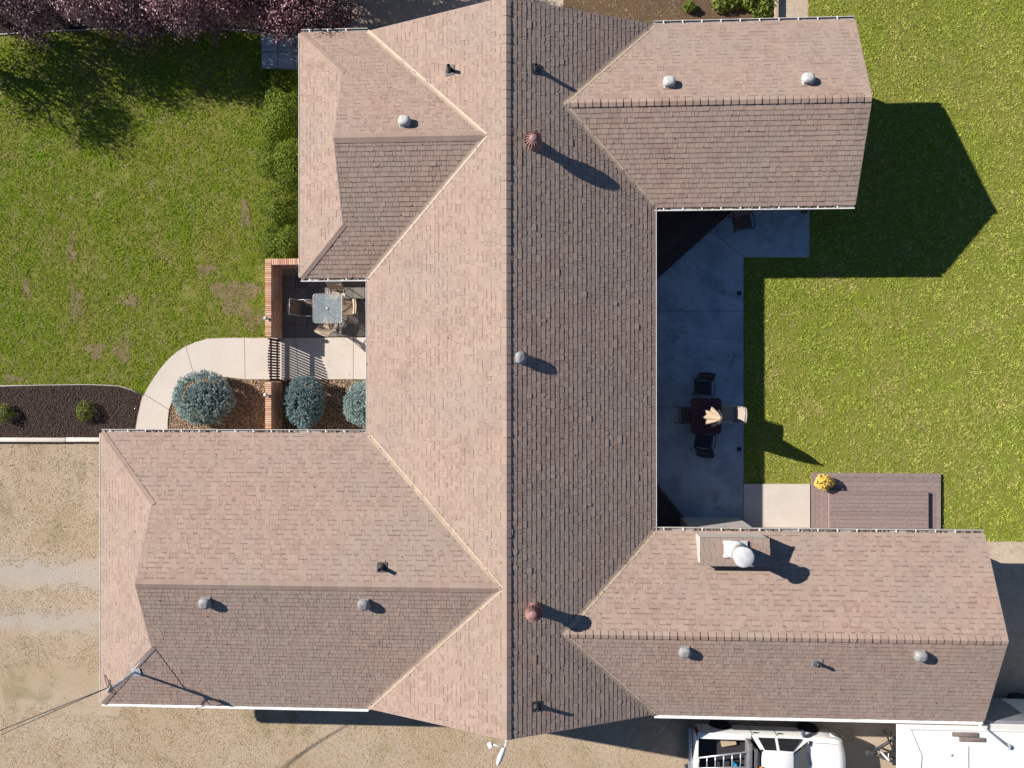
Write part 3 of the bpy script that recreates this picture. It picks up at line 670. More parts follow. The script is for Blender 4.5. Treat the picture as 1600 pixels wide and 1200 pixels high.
rake((xgN, yN - dN, HE + SL * dN), (xgN, yNW, HE + SL * hNW), (-1, 0, 0)); rake((xgN, NWs + dN, HE + SL * dN), (xgN, yNW, HE + SL * hNW), (-1, 0, 0))
rake((xgS, SWn - dS, HE + SL * dS), (xgS, ySW, HE + SL * hSW), (-1, 0, 0)); rake((xgS, yS + dS, HE + SL * dS), (xgS, ySW, HE + SL * hSW), (-1, 0, 0))
EAVE = M('eave_gutter_paint', (0.60, 0.57, 0.54), (0.52, 0.49, 0.46), 4, 0.5)
LIP = M('gutter_lip_paint', (0.50, 0.46, 0.43), (0.44, 0.40, 0.37), 4, 0.5)
# gutters with strap hangers
def gutter(a, b, out, trough=GUTTER, w=1.0, straps=True):
    a, b, o = Vector((*a, 0)), Vector((*b, 0)), Vector((*out, 0)); L = (b - a).length; d = (b - a) / L
    prof = [(0.0, 2.74), (0.0, 2.705), (0.085, 2.705), (0.112, 2.72), (0.112, 2.745), (0.128, 2.745), (0.128, 2.62), (-0.006, 2.62)]
    prof = [(p * w, z) for p, z in prof]
    gb = MB(); rows = [[a + d * s + o * p + Vector((0, 0, z)) for p, z in prof] for s in (0, L)]
    gb.grid(rows, smooth=False)
    for r in rows: gb.add(r, [tuple(range(8))])
    g_ = gb.build('gutter', trough, house, recalc=True)
    lb = MB(); lb.box(((a + d * L / 2 + o * 0.121 * w).x, (a + d * L / 2 + o * 0.121 * w).y, 2.7475), (abs(d.x) * L + abs(o.x) * 0.022, abs(d.y) * L + abs(o.y) * 0.022, 0.012)); lb.build('gutter_lip', LIP if straps and out[1] > 0 else (EAVE if w < 0.7 else WHITE), g_)
    k = int(L / 0.6) if straps else 0; me = None
    for i in range(k):
        p = a + d * (0.3 + i * 0.6) + o * 0.085 * w + Vector((0, 0, 2.757))
        if me is None:
            hb = MB(); hb.box((0, 0, 0), (abs(d.x) * 0.034 + abs(o.x) * 0.085 * w, abs(d.y) * 0.034 + abs(o.y) * 0.085 * w, 0.006)); h_ = hb.build('strap_hanger', WHITE, g_, p); me = h_.data
        else:
            h_ = bpy.data.objects.new('strap_hanger', me); h_.location = p; link(h_, g_)
gutter((NWx, yN), (xL, yN), (0, 1)); gutter((NWx, NWs), (xL, NWs), (0, -1)); gutter((NWx, NWs), (NWx, yN), (-1, 0), EAVE, 0.45, False)
gutter((xL, SWn), (xL, NWs), (-1, 0), EAVE, 0.45, False); gutter((SWx, SWn), (xL, SWn), (0, 1)); gutter((SWx, yS), (SWx, SWn), (-1, 0), EAVE, 0.45, False)
gutter((SWx, yS), (xL, yS), (0, -1), WHITE, 0.9, False); gutter((xR, yN), (NEx, yN), (0, 1)); gutter((xR, NEs), (NEx, NEs), (0, -1))
gutter((xR, NEs), (xR, SEn), (1, 0), EAVE, 0.55, False); gutter((xR, SEn), (SEx, SEn), (0, 1)); gutter((xR, yS), (SEx, yS), (0, -1), WHITE, 1.0, False)

# roof vents, turbines, pipes
def slope_mat(pl):
    n = {'W': nrm(-1, 0), 'E': nrm(1, 0)}.get(pl) or (nrm(0, 1) if pl.endswith('n') else nrm(0, -1))
    up = Vector((-n.x, -n.y, 0)).normalized(); x = up.cross(n).normalized(); y = n.cross(x)
    return Matrix((x, y, n)).transposed()
for px, py, pl, mt, lab in ((633, 193, 'NWn', VENTP, 0), (1045, 132, 'NEn', VENTP, 0), (1261, 127, 'NEn', VENTP, 0), (323, 939, 'SWs', VENTG, 0), (570, 941, 'SWs', VENTG, 0), (812, 559, 'E', VENTG, 0), (1069, 1015, 'SEs', VENTG, 0), (1436, 1021, 'SEs', VENTG, 0)):
    p = on_roof(px, py, pl); m = slope_mat(pl)
    b = MB(); b.box((0, 0, 0.016), (0.33, 0.33, 0.012), mat=None); v = b.build('roof_vent', mt, house, p); v.rotation_euler = m.to_euler()
    h = MB(); h.box((0, 0, 0.075), (0.27, 0.27, 0.11)); h.build('vent_throat', mt, v)
    h = MB(); w, ww = 0.18, 0.155; vs = []
    for z, k in ((0.10, 0.180), (0.14, 0.188), (0.19, 0.17), (0.22, 0.13), (0.235, 0.08)):
        for i in range(16):
            t = 2 * math.pi * (i + 0.5) / 16; c_, s_ = math.cos(t), math.sin(t); r = k / (abs(c_) ** 3 + abs(s_) ** 3) ** (1 / 3)
            vs.append((r * c_, r * s_ * 0.93, z))
    h.add(vs, [(r * 16 + i, r * 16 + (i + 1) % 16, (r + 1) * 16 + (i + 1) % 16, (r + 1) * 16 + i) for r in range(4) for i in range(16)], smooth=True)
    h.add(vs[-16:], [tuple(range(16))]); h.add(vs[:16], [tuple(range(15, -1, -1))]); h.build('vent_hood', mt, v)
for px, py in ((834, 226), (834, 951)):
    p = on_roof(px, py, 'E'); b = MB()
    b.lathe([(0.26, -0.12), (0.2, 0.06), (0.165, 0.12), (0.165, 0.30)], 24); t = b.build('turbine_vent', TURB, house, p)
    bb = MB(); bb.box((0, 0, 0), (0.34, 0.34, 0.012), mat=slope_mat('E')); o = bb.build('flange', SHINGLE, t, (0, 0, 0.022))
    k = MB(); k.lathe([(0.15, 0.30), (0.185, 0.36), (0.20, 0.44), (0.17, 0.53), (0.10, 0.585)], 24); k.build('turbine_core', M('turbine_dark', (0.10, 0.045, 0.04), rough=0.7), t)
    k = MB(); k.lathe([(0.12, 0.592), (0.115, 0.602), (0.07, 0.622), (0.02, 0.63)], 24); k.build('turbine_cap', TURB, t)
    me = None
    for i in range(18):      # curved fins round the ball
        a = 2 * math.pi * i / 18
        if me is None:
            f = MB(); rows = []
            for z, r in ((0.31, 0.175), (0.36, 0.235), (0.44, 0.262), (0.52, 0.235), (0.575, 0.175), (0.60, 0.13)):
                sw = 0.24; rows.append([(r * 0.86 * math.cos(-sw), r * 0.86 * math.sin(-sw), z), (r * 1.05, 0.0, z)])
            f.grid(rows); fo_ = f.build('fin', TURB, t); me = fo_.data
        else:
            fo_ = bpy.data.objects.new('fin', me); link(fo_, t)
        fo_.rotation_euler = (0, 0, a)
for px, py, pl, r, h in ((703, 110, 'W', 0.055, 0.34), (838, 108, 'E', 0.06, 0.30), (597, 886, 'SWn', 0.055, 0.34), (1276, 1036, 'SEs', 0.055, 0.26), (838, 1103, 'E', 0.055, 0.26)):
    p = on_roof(px, py, pl); b = MB(); b.lathe([(r, -0.05), (r, h), (r * 0.8, h), (r * 0.8, h - 0.05)], 14); v = b.build('vent_pipe', PIPE, house, p)
    c = MB(); c.box((0, 0, 0), (0.30, 0.30, 0.01), mat=slope_mat(pl)); c.build('pipe_flange', PIPE if pl != 'SEs' else VENTG, v, (0, 0, 0.024))
    c = MB(); c.lathe([(0.12, 0.0), (0.075, 0.08), (r + 0.005, 0.12)], 14); c.build('pipe_boot', PIPE, v)

# chimney chase with a metal flue
cx0, cx1 = P(1096, 843, 3.58).x, P(1202, 843, 3.58).x; cy1 = P(1140, 842, 3.58).y; cy0 = P(1140, 884, 3.62).y
ch = MB(); zt = 3.52
ch.prism([(cx0, cy0), (cx1, cy0), (cx1, cy1), (cx0, cy1)], 0.06, zt); chim = ch.build('chimney', SIDING, house)
cap = MB(); cap.box(((cx0 + cx1) / 2, (cy0 + cy1) / 2, zt + 0.02), (cx1 - cx0 + 0.06, cy1 - cy0 + 0.06, 0.04)); cap.build('chase_cover', DECKFELT, chim)
rr = random.Random(5); ev = 0.0
y = cy1 + 0.03; 
while y - EXP > cy0 - 0.10:
    u = cx0 - 0.03 - rr.uniform(0, 0.2)
    while u < cx1 + 0.03:
        wd = rr.choice((0.15, 0.2, 0.26, 0.32)); a, b = max(u, cx0 - 0.03), min(u + wd - 0.006, cx1 + 0.03)
        if b - a > 0.03:
            sbx = MB(); y2 = max(y - EXP - 0.01, cy0 - 0.03)
            sbx.add([(a, y, zt + 0.053), (b, y, zt + 0.053), (b, y2, zt + 0.043), (a, y2, zt + 0.043), (a, y, zt + 0.04), (b, y, zt + 0.04)], [(3, 2, 1, 0), (0, 1, 5, 4)], 0.3, 0.0)
            sbx.build('shingle', SHINGLE, chim)
        u += wd
    y -= EXP
fx, fy = P(1149, 859, 3.6).x, P(1149, 859, 3.6).y
pb = MB(); pb.box((fx, fy + 0.02, zt + 0.085), (0.72, 0.52, 0.07)); pb.build('flue_base', M('flue_white', (0.56, 0.57, 0.58), (0.47, 0.48, 0.49), 6, 0.4, dirt=(0.38, 0.37, 0.36), dscale=2.5), chim, bevel=0.01)
kb = MB(); kb.box((fx - 0.36, fy + 0.02, zt + 0.08), (0.05, 0.3, 0.06)); kb.build('base_clip', M('rust_brown', (0.28, 0.11, 0.06), rough=0.8), chim)
fl = MB(); fl.lathe([(0.30, zt + 0.12), (0.275, zt + 0.2), (0.25, zt + 0.21), (0.25, zt + 0.80), (0.265, zt + 0.80), (0.265, zt + 0.83), (0.25, zt + 0.83), (0.25, zt + 0.93)], 32, (fx, fy, 0)); fl.build('flue', MATS['flue_white'], chim)
fl = MB(); fl.lathe([(0.17, zt + 0.93), (0.17, zt + 1.02), (0.30, zt + 1.02), (0.30, zt + 1.05), (0.26, zt + 1.07), (0.05, zt + 1.10), (0.01, zt + 1.10)], 32, (fx, fy, 0)); fl.build('flue_cap', MATS['flue_white'], chim)

# power service mast at the south-west hip
mp = on_roof(211, 1050, 'SWs'); mh = 1.25
b = MB(); b.tube([(0, 0, -0.2), (0, 0, mh)], 0.048, 12); mast = b.build('service_mast', GALV, house, mp)
b = MB(); b.box((0.03, 0, 0), (0.30, 0.30, 0.012), mat=slope_mat('SWs')); b.build('mast_flashing', GALV, mast, (0.02, 0.0, 0.026))
b = MB(); b.lathe([(0.05, mh), (0.085, mh + 0.03), (0.08, mh + 0.12), (0.03, mh + 0.18)], 12); b.build('weatherhead', VENTG, mast)
b = MB(); b.lathe([(0.03, -0.05), (0.05, -0.03), (0.03, 0), (0.05, 0.03), (0.03, 0.05)], 10); b.build('insulator', PIPE, mast, (-0.09, -0.02, mh - 0.15))
b = MB(); b.tube([(0.0, 0.0, mh * 0.6), Vector(on_roof(240, 1014, 'SWs')) - mp + Vector((-0.0, 0.0, 0.05))], 0.012, 8); b.build('mast_brace', GALV, mast)
for k, (ox, oy) in enumerate(((-0.25, 0.3), (0.12, -0.28), (-0.1, 0.16))):
    b = MB(); pts = [(-0.03, 0, mh + 0.1)]
    for j in range(1, 9):
        t = j / 9; pts.append((-0.03 + (ox - 0.05) * math.sin(t * 3.14) - 0.08 * t, oy * math.sin(t * 3.14), mh + 0.1 - 0.55 * math.sin(t * 3.14 * 0.75) * 0.8 + 0.1 * t))
    pts.append((-0.1, 0, mh - 0.15)); b.tube(pts, 0.011, 6); b.build('drip_loop', BLACKM, mast)
m0 = mp + Vector((-0.1, 0, mh - 0.15))
for px, py, z, r in ((-170, 1212, 5.6, 0.016), (-170, 1226, 5.4, 0.010)):
    e = P(px, py, z); b = MB(); b.tube([m0.lerp(e, t / 12) - Vector((0, 0, 0.5 * math.sin(math.pi * t / 12) * 0.35)) - m0 for t in range(13)], r, 6)
    o = b.build('power_cable', BLACKM, None, m0)
    tag(o, 'thicker black overhead cable from the roof mast to the lower left' if r > 0.012 else 'thinner black overhead cable just below the thicker one, from the roof mast', 'cable', 'overhead cables from the roof mast')

# yard lamp and sensor arm on the south gable peak
gp = Vector((xm, yS - 0.03, HR - 0.2)); tip = P(777, 1196, HR - 0.15); k0 = P(788, 1168, HR - 0.15)
b = MB(); b.tube([gp + Vector((0.0, 0.05, 0)), Vector((k0.x + 0.02, k0.y, k0.z))], 0.022, 8); yl = b.build('yard_lamp', WHITE, house)
b = MB(); d = (tip - k0); L = d.length; e = d.normalized(); sd_ = Vector((-e.y, e.x, 0)); rows = []
for t, w in ((0, 0.035), (0.1, 0.06), (0.5, 0.085), (0.75, 0.075), (0.93, 0.045), (1.0, 0.012)):
    c = k0 + d * t; rows.append([c - sd_ * w + Vector((0, 0, -0.05)), c - sd_ * w * 0.9 + Vector((0, 0, 0.02)), c + Vector((0, 0, 0.05)), c + sd_ * w * 0.9 + Vector((0, 0, 0.02)), c + sd_ * w + Vector((0, 0, -0.05)), c - sd_ * w + Vector((0, 0, -0.05))])
b.grid(rows); b.build('lamp_head', MATS['flue_white'], yl, recalc=True)
b = MB(); q = P(768, 1163, HR - 0.2); b.tube([k0, q], 0.018, 8); b.build('sensor_arm', GALV, yl)
b = MB(); b.box(q + Vector((-0.04, -0.03, 0)), (0.13, 0.15, 0.10), 0.4); b.build('sensor_box', WHITE, yl, bevel=0.01)

# ------------------------------------------------------------------ east patio, corner decks, platform
def slab(poly_px, z, mat, parent, name='slab', shrink=0.008, thick=0.1, poly=None):
    p = poly or [(P(x, y, z).x, P(x, y, z).y) for x, y in poly_px]; p = ccw(p)
    n = len(p); q = []
    for i in range(n):      # inset a little so the joints between slabs are real gaps
        a, b, c = Vector(p[i - 1]), Vector(p[i]), Vector(p[(i + 1) % n]); d1, d2 = (b - a).normalized(), (c - b).normalized()
        n1, n2 = Vector((-d1.y, d1.x)), Vector((-d2.y, d2.x)); k = (n1 + n2) / max(0.4, 1 + n1.dot(n2)); q.append(b + k * shrink)
    b = MB(); b.prism([tuple(v) for v in q], z - thick, z); return b.build(name, mat, parent)
patio = empty('patio', P(1090, 560, 0)); patio['kind'] = 'structure'
def pz(o): o.matrix_parent_inverse = Matrix.Translation(-Vector(patio.location)); return o
Z = 0.07
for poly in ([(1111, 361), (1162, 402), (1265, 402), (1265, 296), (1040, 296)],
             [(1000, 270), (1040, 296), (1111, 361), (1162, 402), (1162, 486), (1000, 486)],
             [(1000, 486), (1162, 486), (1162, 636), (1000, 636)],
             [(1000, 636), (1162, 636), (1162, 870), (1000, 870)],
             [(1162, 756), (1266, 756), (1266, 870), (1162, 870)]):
    pz(slab(poly, Z, SHADECONC if poly[1] != (1266, 756) else CONC, patio))  # same concrete: shade-blue copy, and the plain one for the sunlit slab
def crack(pts, w=0.012):
    v = [P(x, y, Z + 0.003) for x, y in pts]; rr = random.Random(len(pts) * 7 + int(pts[0][0])); f = []
    for i in range(len(v) - 1):
        for j in range(6):
            p = v[i].lerp(v[i + 1], j / 6); f.append(p + Vector((rr.uniform(-.012, .012), rr.uniform(-.012, .012), 0)))
    f.append(v[-1]); b = MB(); rows = []
    for i, p in enumerate(f):
        d = (f[min(i + 1, len(f) - 1)] - f[max(i - 1, 0)]).normalized(); s = Vector((-d.y, d.x, 0)) * (w * rr.uniform(0.4, 1.0) / 2); rows.append([p - s, p + s])
    b.grid(rows, smooth=False); pz(b.build('crack', CRACKM, patio, recalc=True))
crack([(1024, 517), (1064, 518), (1098, 526), (1130, 530), (1160, 529)]); crack([(1076, 402), (1088, 416), (1104, 429)]); crack([(1104, 429), (1111, 445), (1110, 458)], 0.008)
crack([(1157, 762), (1139, 778), (1118, 798), (1104, 806)], 0.008)
for py, lab in ((458, 'upper'), (702, 'lower')):
    c = P(1155, py, Z); b = MB(); b.box((0, 0, 0.012), (0.14, 0.14, 0.024)); o = b.build('drain_cover', BLACKM, None, c + Vector((0, 0, 0.001)))
    for j in range(5):
        r = MB(); r.box((-0.05 + j * 0.025, 0, 0.028), (0.010, 0.12, 0.008)); r.build('grate_bar', PIPE, o)
    tag(o, 'small dark drain cover at the patio edge, %s' % ('nearer the lone lounge chair' if lab == 'upper' else 'beside the burgundy table'), 'drain cover', 'drain covers at the patio edge')
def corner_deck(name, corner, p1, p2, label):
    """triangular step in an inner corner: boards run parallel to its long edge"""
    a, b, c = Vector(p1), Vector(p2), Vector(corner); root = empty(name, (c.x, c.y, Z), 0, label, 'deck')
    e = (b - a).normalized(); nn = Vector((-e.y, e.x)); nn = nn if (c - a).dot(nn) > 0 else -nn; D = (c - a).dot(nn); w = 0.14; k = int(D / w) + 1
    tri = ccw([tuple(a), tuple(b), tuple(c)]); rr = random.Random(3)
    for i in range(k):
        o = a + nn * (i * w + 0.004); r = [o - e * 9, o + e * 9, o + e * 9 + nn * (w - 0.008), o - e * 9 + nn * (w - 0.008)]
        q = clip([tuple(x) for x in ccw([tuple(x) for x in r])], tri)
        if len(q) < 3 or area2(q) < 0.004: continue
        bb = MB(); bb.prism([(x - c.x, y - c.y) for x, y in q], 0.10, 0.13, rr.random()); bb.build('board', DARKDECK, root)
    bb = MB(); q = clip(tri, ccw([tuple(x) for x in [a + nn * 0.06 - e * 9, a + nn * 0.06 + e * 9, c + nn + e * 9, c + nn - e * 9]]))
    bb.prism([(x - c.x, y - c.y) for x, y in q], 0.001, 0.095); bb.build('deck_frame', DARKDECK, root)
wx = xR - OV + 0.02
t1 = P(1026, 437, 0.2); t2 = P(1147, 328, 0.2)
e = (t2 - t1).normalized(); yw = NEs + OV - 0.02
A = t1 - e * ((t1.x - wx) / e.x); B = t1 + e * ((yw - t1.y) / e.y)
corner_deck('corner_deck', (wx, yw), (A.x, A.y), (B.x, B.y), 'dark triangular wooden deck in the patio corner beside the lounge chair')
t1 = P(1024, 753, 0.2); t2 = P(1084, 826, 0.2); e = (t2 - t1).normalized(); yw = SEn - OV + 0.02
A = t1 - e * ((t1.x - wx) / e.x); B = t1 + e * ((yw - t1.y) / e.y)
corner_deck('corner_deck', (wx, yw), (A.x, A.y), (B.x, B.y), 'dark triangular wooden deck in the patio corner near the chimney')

dk = empty('deck_platform', P(1370, 785, 0), 0, 'purplish brown two level composite deck beside the pale concrete slab', 'deck')
D0 = Vector(dk.location)
def board(x0, x1, y0, y1, z, t): 
    b = MB(); b.box(((x0 + x1) / 2 - D0.x, (y0 + y1) / 2 - D0.y, z - 0.014), (x1 - x0, y1 - y0, 0.028), tint=t); b.build('board', DECK, dk)
dx0, dx1 = P(1268, 790, .12).x, P(1470, 790, .12).x; dy1 = P(1370, 739, .12).y; dy0 = SEn - OV + 0.03
ux0, ux1, uy1 = P(1296, 790, .25).x, P(1450, 790, .25).x, P(1370, 768, .25).y
rr = random.Random(8); bw = 0.142
k = 4; w = (ux0 - dx0) / k
for i in range(k): board(dx0 + i * w, dx0 + (i + 1) * w - 0.006, dy0, uy1 - 0.004 if True else dy1, 0.12, rr.random())
k = 4; w = (dy1 - uy1) / k
for i in range(k): board(dx0, dx1, uy1 + i * w, uy1 + (i + 1) * w - 0.006, 0.12, rr.random())
k = 3; w = (dx1 - ux1) / k
for i in range(k): board(ux1 + i * w + 0.004, ux1 + (i + 1) * w - 0.002, dy0, uy1 - 0.004, 0.12, rr.random())
y = uy1 + 0.01
while y > dy0 + 0.03:
    board(ux0 - 0.01, ux1 + 0.01, max(y - bw + 0.007, dy0), y, 0.262, rr.random()); y -= bw
b = MB(); b.box(((dx0 + dx1) / 2 - D0.x, (dy0 + dy1) / 2 - D0.y, 0.045), (dx1 - dx0 - 0.04, dy1 - dy0 - 0.04, 0.088)); b.build('deck_frame', DECK, dk)
TRIMD = M('deck_trim', (0.30, 0.215, 0.19), (0.27, 0.19, 0.17), 8, 0.7)
b = MB(); b.box(((ux0 + ux1) / 2 - D0.x, (uy1 + dy0) / 2 - D0.y, 0.176), (ux1 - ux0 - 0.01, uy1 - dy0 - 0.01, 0.112)); b.build('riser', TRIMD, dk)

# ------------------------------------------------------------------ front path, kerb, edging, slabs
path = empty('path', P(320, 600, 0)); path['kind'] = 'structure'
PO = Vector(path.location)
inner = [(263, 720), (262, 660), (266, 640), (272, 625), (285, 604), (304, 592), (340, 588), (383, 592)]
outer = [(206, 720), (212, 668), (225, 616), (243, 586), (266, 558), (290, 541), (325, 529), (382, 528)]
def pslab(px): 
    o = slab(px, 0.05, CONC, path, thick=0.08); o.matrix_parent_inverse = Matrix.Translation(-PO)
pslab([(206, 720), (209, 690), (212, 668), (218, 636), (225, 616), (264, 640), (262, 660), (262, 690), (263, 720)])
pslab([(225, 616), (233, 601), (243, 586), (254, 571), (266, 558), (278, 548), (290, 541), (305, 592), (294, 597), (284, 604), (272, 620), (264, 640)])
pslab([(290, 541), (306, 534), (325, 529), (345, 528), (382, 528), (383, 593), (340, 588), (305, 592)])
pslab([(382, 528), (440, 528), (440, 593), (383, 593)])
pslab([(440, 528), (462, 528), (466, 593), (440, 593)]); pslab([(462, 528), (552, 527), (552, 593), (466, 593)]); pslab([(552, 527), (620, 527), (620, 593), (552, 593)])
for px0, px1, w in ((-60, 101.6, 0), (102.6, 175, 1)):
    a, b_ = P(px0, 687, .16), P(px1, 687, .16); b = MB(); b.box((0, 0, 0.08), (b_.x - a.x, 0.15, 0.16))
    o = b.build('kerb_block', KERBM, None, ((a.x + b_.x) / 2, a.y, 0.0), bevel=0.012)
    tag(o, 'pale concrete kerb block below the mulch bed, %s' % ('long one at the left edge' if not w else 'short one touching the garage roof edge'), 'kerb', 'kerb blocks below the mulch bed')
def wire(name, px, r, z, mat, label, cat):
    b = MB(); p = [P(x, y, z) for x, y in px]; b.tube([q - p[0] for q in p], r, 6); return tag(b.build(name, mat, None, p[0]), label, cat)
EDG = M('edging_grey', (0.33, 0.31, 0.29), rough=0.7)
wire('garden_edging', [(-40, 604), (60, 602), (140, 601), (185, 603), (205, 609), (222, 617)], 0.022, 0.03, EDG, 'thin grey edging strip along the top of the mulch bed', 'edging')
wire('garden_edging', [(-40, 56), (60, 50), (140, 46), (240, 43), (330, 44), (390, 48), (425, 54), (450, 62), (472, 68)], 0.022, 0.04, EDG, 'curved grey edging strip under the purple leaved trees', 'edging')
paved = empty('stepping_pad', P(440, 80, 0)); paved['kind'] = 'structure'
for i in range(3):
    for j in range(2):
        x0, y0 = 408 + i * 26.5, 54 + j * 27; o = slab([(x0, y0), (x0 + 26, y0), (x0 + 26, y0 + 26.5), (x0, y0 + 26.5)], 0.045, SHADECONC, paved, shrink=0.016); o.matrix_parent_inverse = Matrix.Translation(-Vector(paved.location))
a = P(1213.5, -40, .22); b_ = P(1213.5, 60, .22); b = MB(); b.box((0, 0, 0.11), (0.15, a.y - b_.y, 0.22))
tag(b.build('landscape_timber', TIMBER, None, (a.x, (a.y + b_.y) / 2, 0.0), bevel=0.01), 'weathered timber edging between the garden bed and the gravel strip', 'timber')

# courtyard pavers
court = empty('courtyard_floor', P(505, 470, 0)); court['kind'] = 'structure'; C0 = Vector(court.location)
x0, x1, y1, y0 = P(426, 470, .05).x, xL + OV - 0.02, NWs + OV - 0.02, P(500, 526, .05).y
nx, ny = int((x1 - x0) / 0.4), int((y1 - y0) / 0.4) ; me = None; sw, sh = (x1 - x0) / nx, (y1 - y0) / ny
for i in range(nx):
    for j in range(ny):
        p = Vector((x0 + (i + .5) * sw - C0.x, y0 + (j + .5) * sh - C0.y, random.uniform(-0.002, 0.002)))
        if me is None:
            b = MB(); b.prism([(-sw / 2 + .006, -sh / 2 + .006), (sw / 2 - .006, -sh / 2 + .006), (sw / 2 - .006, sh / 2 - .006), (-sw / 2 + .006, sh / 2 - .006)], 0, 0.05, 0.0); o = b.build('paver', PAVER, court, p); me = o.data
        else:
            o = bpy.data.objects.new('paver', me); o.location = p; link(o, court)

# brick garden walls
WH = 1.08
bmesh_cache = {}
def brick_wall(label, segs):
    o0 = Vector((segs[0][0][0], segs[0][0][1], 0)); root = empty('brick_wall', o0, 0, label, 'wall', 'brick walls beside the gate')
    core = MB(); face = MB(); rr = random.Random(9)
    for (a, b_) in segs:
        a, b_ = Vector((*a, 0)), Vector((*b_, 0)); d = b_ - a; L = d.length; d.normalize(); nn = Vector((-d.y, d.x, 0)); rz = math.atan2(d.y, d.x); mid = (a + b_) / 2
        core.box((mid.x - o0.x, mid.y - o0.y, WH / 2 - 0.045), (L - 0.01, 0.19, WH - 0.09), rz)
        k = round(L / 0.0765); pitch = L / k
        for i in range(k):          # rowlock cap course
            p = a + d * ((i + .5) * pitch) - o0 + Vector((0, 0, WH - 0.045 + rr.uniform(-.003, .003)))
            if 'cap' not in bmesh_cache:
                bb = MB(); bb.box((0, 0, 0), (0.062, 0.215, 0.09), tint=0.0); o = bb.build('brick', BRICK, root, p, bevel=0.004, seg=1); bmesh_cache['cap'] = o.data
            else:
                o = bpy.data.objects.new('brick', bmesh_cache['cap']); o.location = p; link(o, root)
            o.rotation_euler = (0, 0, rz + rr.uniform(-.02, .02))
        for s in (-1, 1):
            for r in range(13):
                u = -(0.11 if r % 2 else 0.0)
                while u < L:
                    u0, u1 = max(u, 0.004), min(u + 0.21, L - 0.004)
                    if u1 - u0 > 0.03:
                        c = a + d * ((u0 + u1) / 2) + nn * (s * 0.099) - o0; face.box((c.x, c.y, 0.035 + r * 0.0755), (u1 - u0, 0.018, 0.065), rz, tint=rr.random())
                    u += 0.22
    core.build('mortar', MORTAR, root); face.build('brick_face', BRICK, root, kind='stuff'); return root
c1 = P(419, 409, WH); c2 = P(419, 526, WH); c3 = P(480, 409, WH); s1 = P(419, 597, WH)
w1 = brick_wall('low brick courtyard wall with an L corner beside the junipers', [((c1.x, c1.y + 0.1), (c2.x, c2.y)), ((c1.x + 0.12, c1.y), (NWx + OV + 0.3, c1.y))])
w2 = brick_wall('short straight brick wall between the two rounded blue spruces', [((s1.x, s1.y), (s1.x, SWn - OV + 0.02))])
for root, py in ((w1, 497), (w2, 617)):
    p = P(418, py, WH + 0.1) - Vector(root.location); b = MB(); b.lathe([(0.02, WH), (0.02, WH + 0.05), (0.055, WH + 0.06), (0.06, WH + 0.13), (0.075, WH + 0.135), (0.03, WH + 0.18)], 12)
    for_ = b.build('wall_light', MATS['flue_white'], root, (p.x - 0.06, p.y, 0))

# picket gate with an arched top between the walls
gx = c1.x; gy1, gy0 = c2.y - 0.05, s1.y + 0.05
gate = empty('picket_gate', (gx, (gy0 + gy1) / 2, 0), 0, 'dark brown picket gate with arched top between the brick walls', 'gate')
n = 15; gl = gy1 - gy0; me = None
for i in range(n):
    y = -gl / 2 + (i + .5) * gl / n; t = (i + .5) / n * 2 - 1; top = 0.98 + 0.20 * (1 - t * t)
    b = MB(); b.add([(-.011, -.030, .10), (.011, -.030, .10), (.011, .030, .10), (-.011, .030, .10), (-.011, -.030, top), (.011, -.030, top), (.011, .030, top), (-.011, .030, top), (-.011, 0, top + .03), (.011, 0, top + .03)],
                    [(3, 2, 1, 0), (0, 1, 5, 4), (2, 3, 7, 6), (1, 2, 6, 9, 5), (3, 0, 4, 8, 7), (4, 5, 9, 8), (6, 7, 8, 9)]); b.build('picket', WOODDK, gate, (0.034, y, 0))
for z in (0.24, 0.84):
    b = MB(); b.box((0, 0, z), (0.04, gl - 0.02, 0.09)); b.build('rail', WOODDK, gate)
for s in (-1, 1):
    b = MB(); b.box((0, s * (gl / 2 - 0.02), 0.53), (0.06, 0.06, 1.06)); b.build('gate_post', WOODDK, gate)

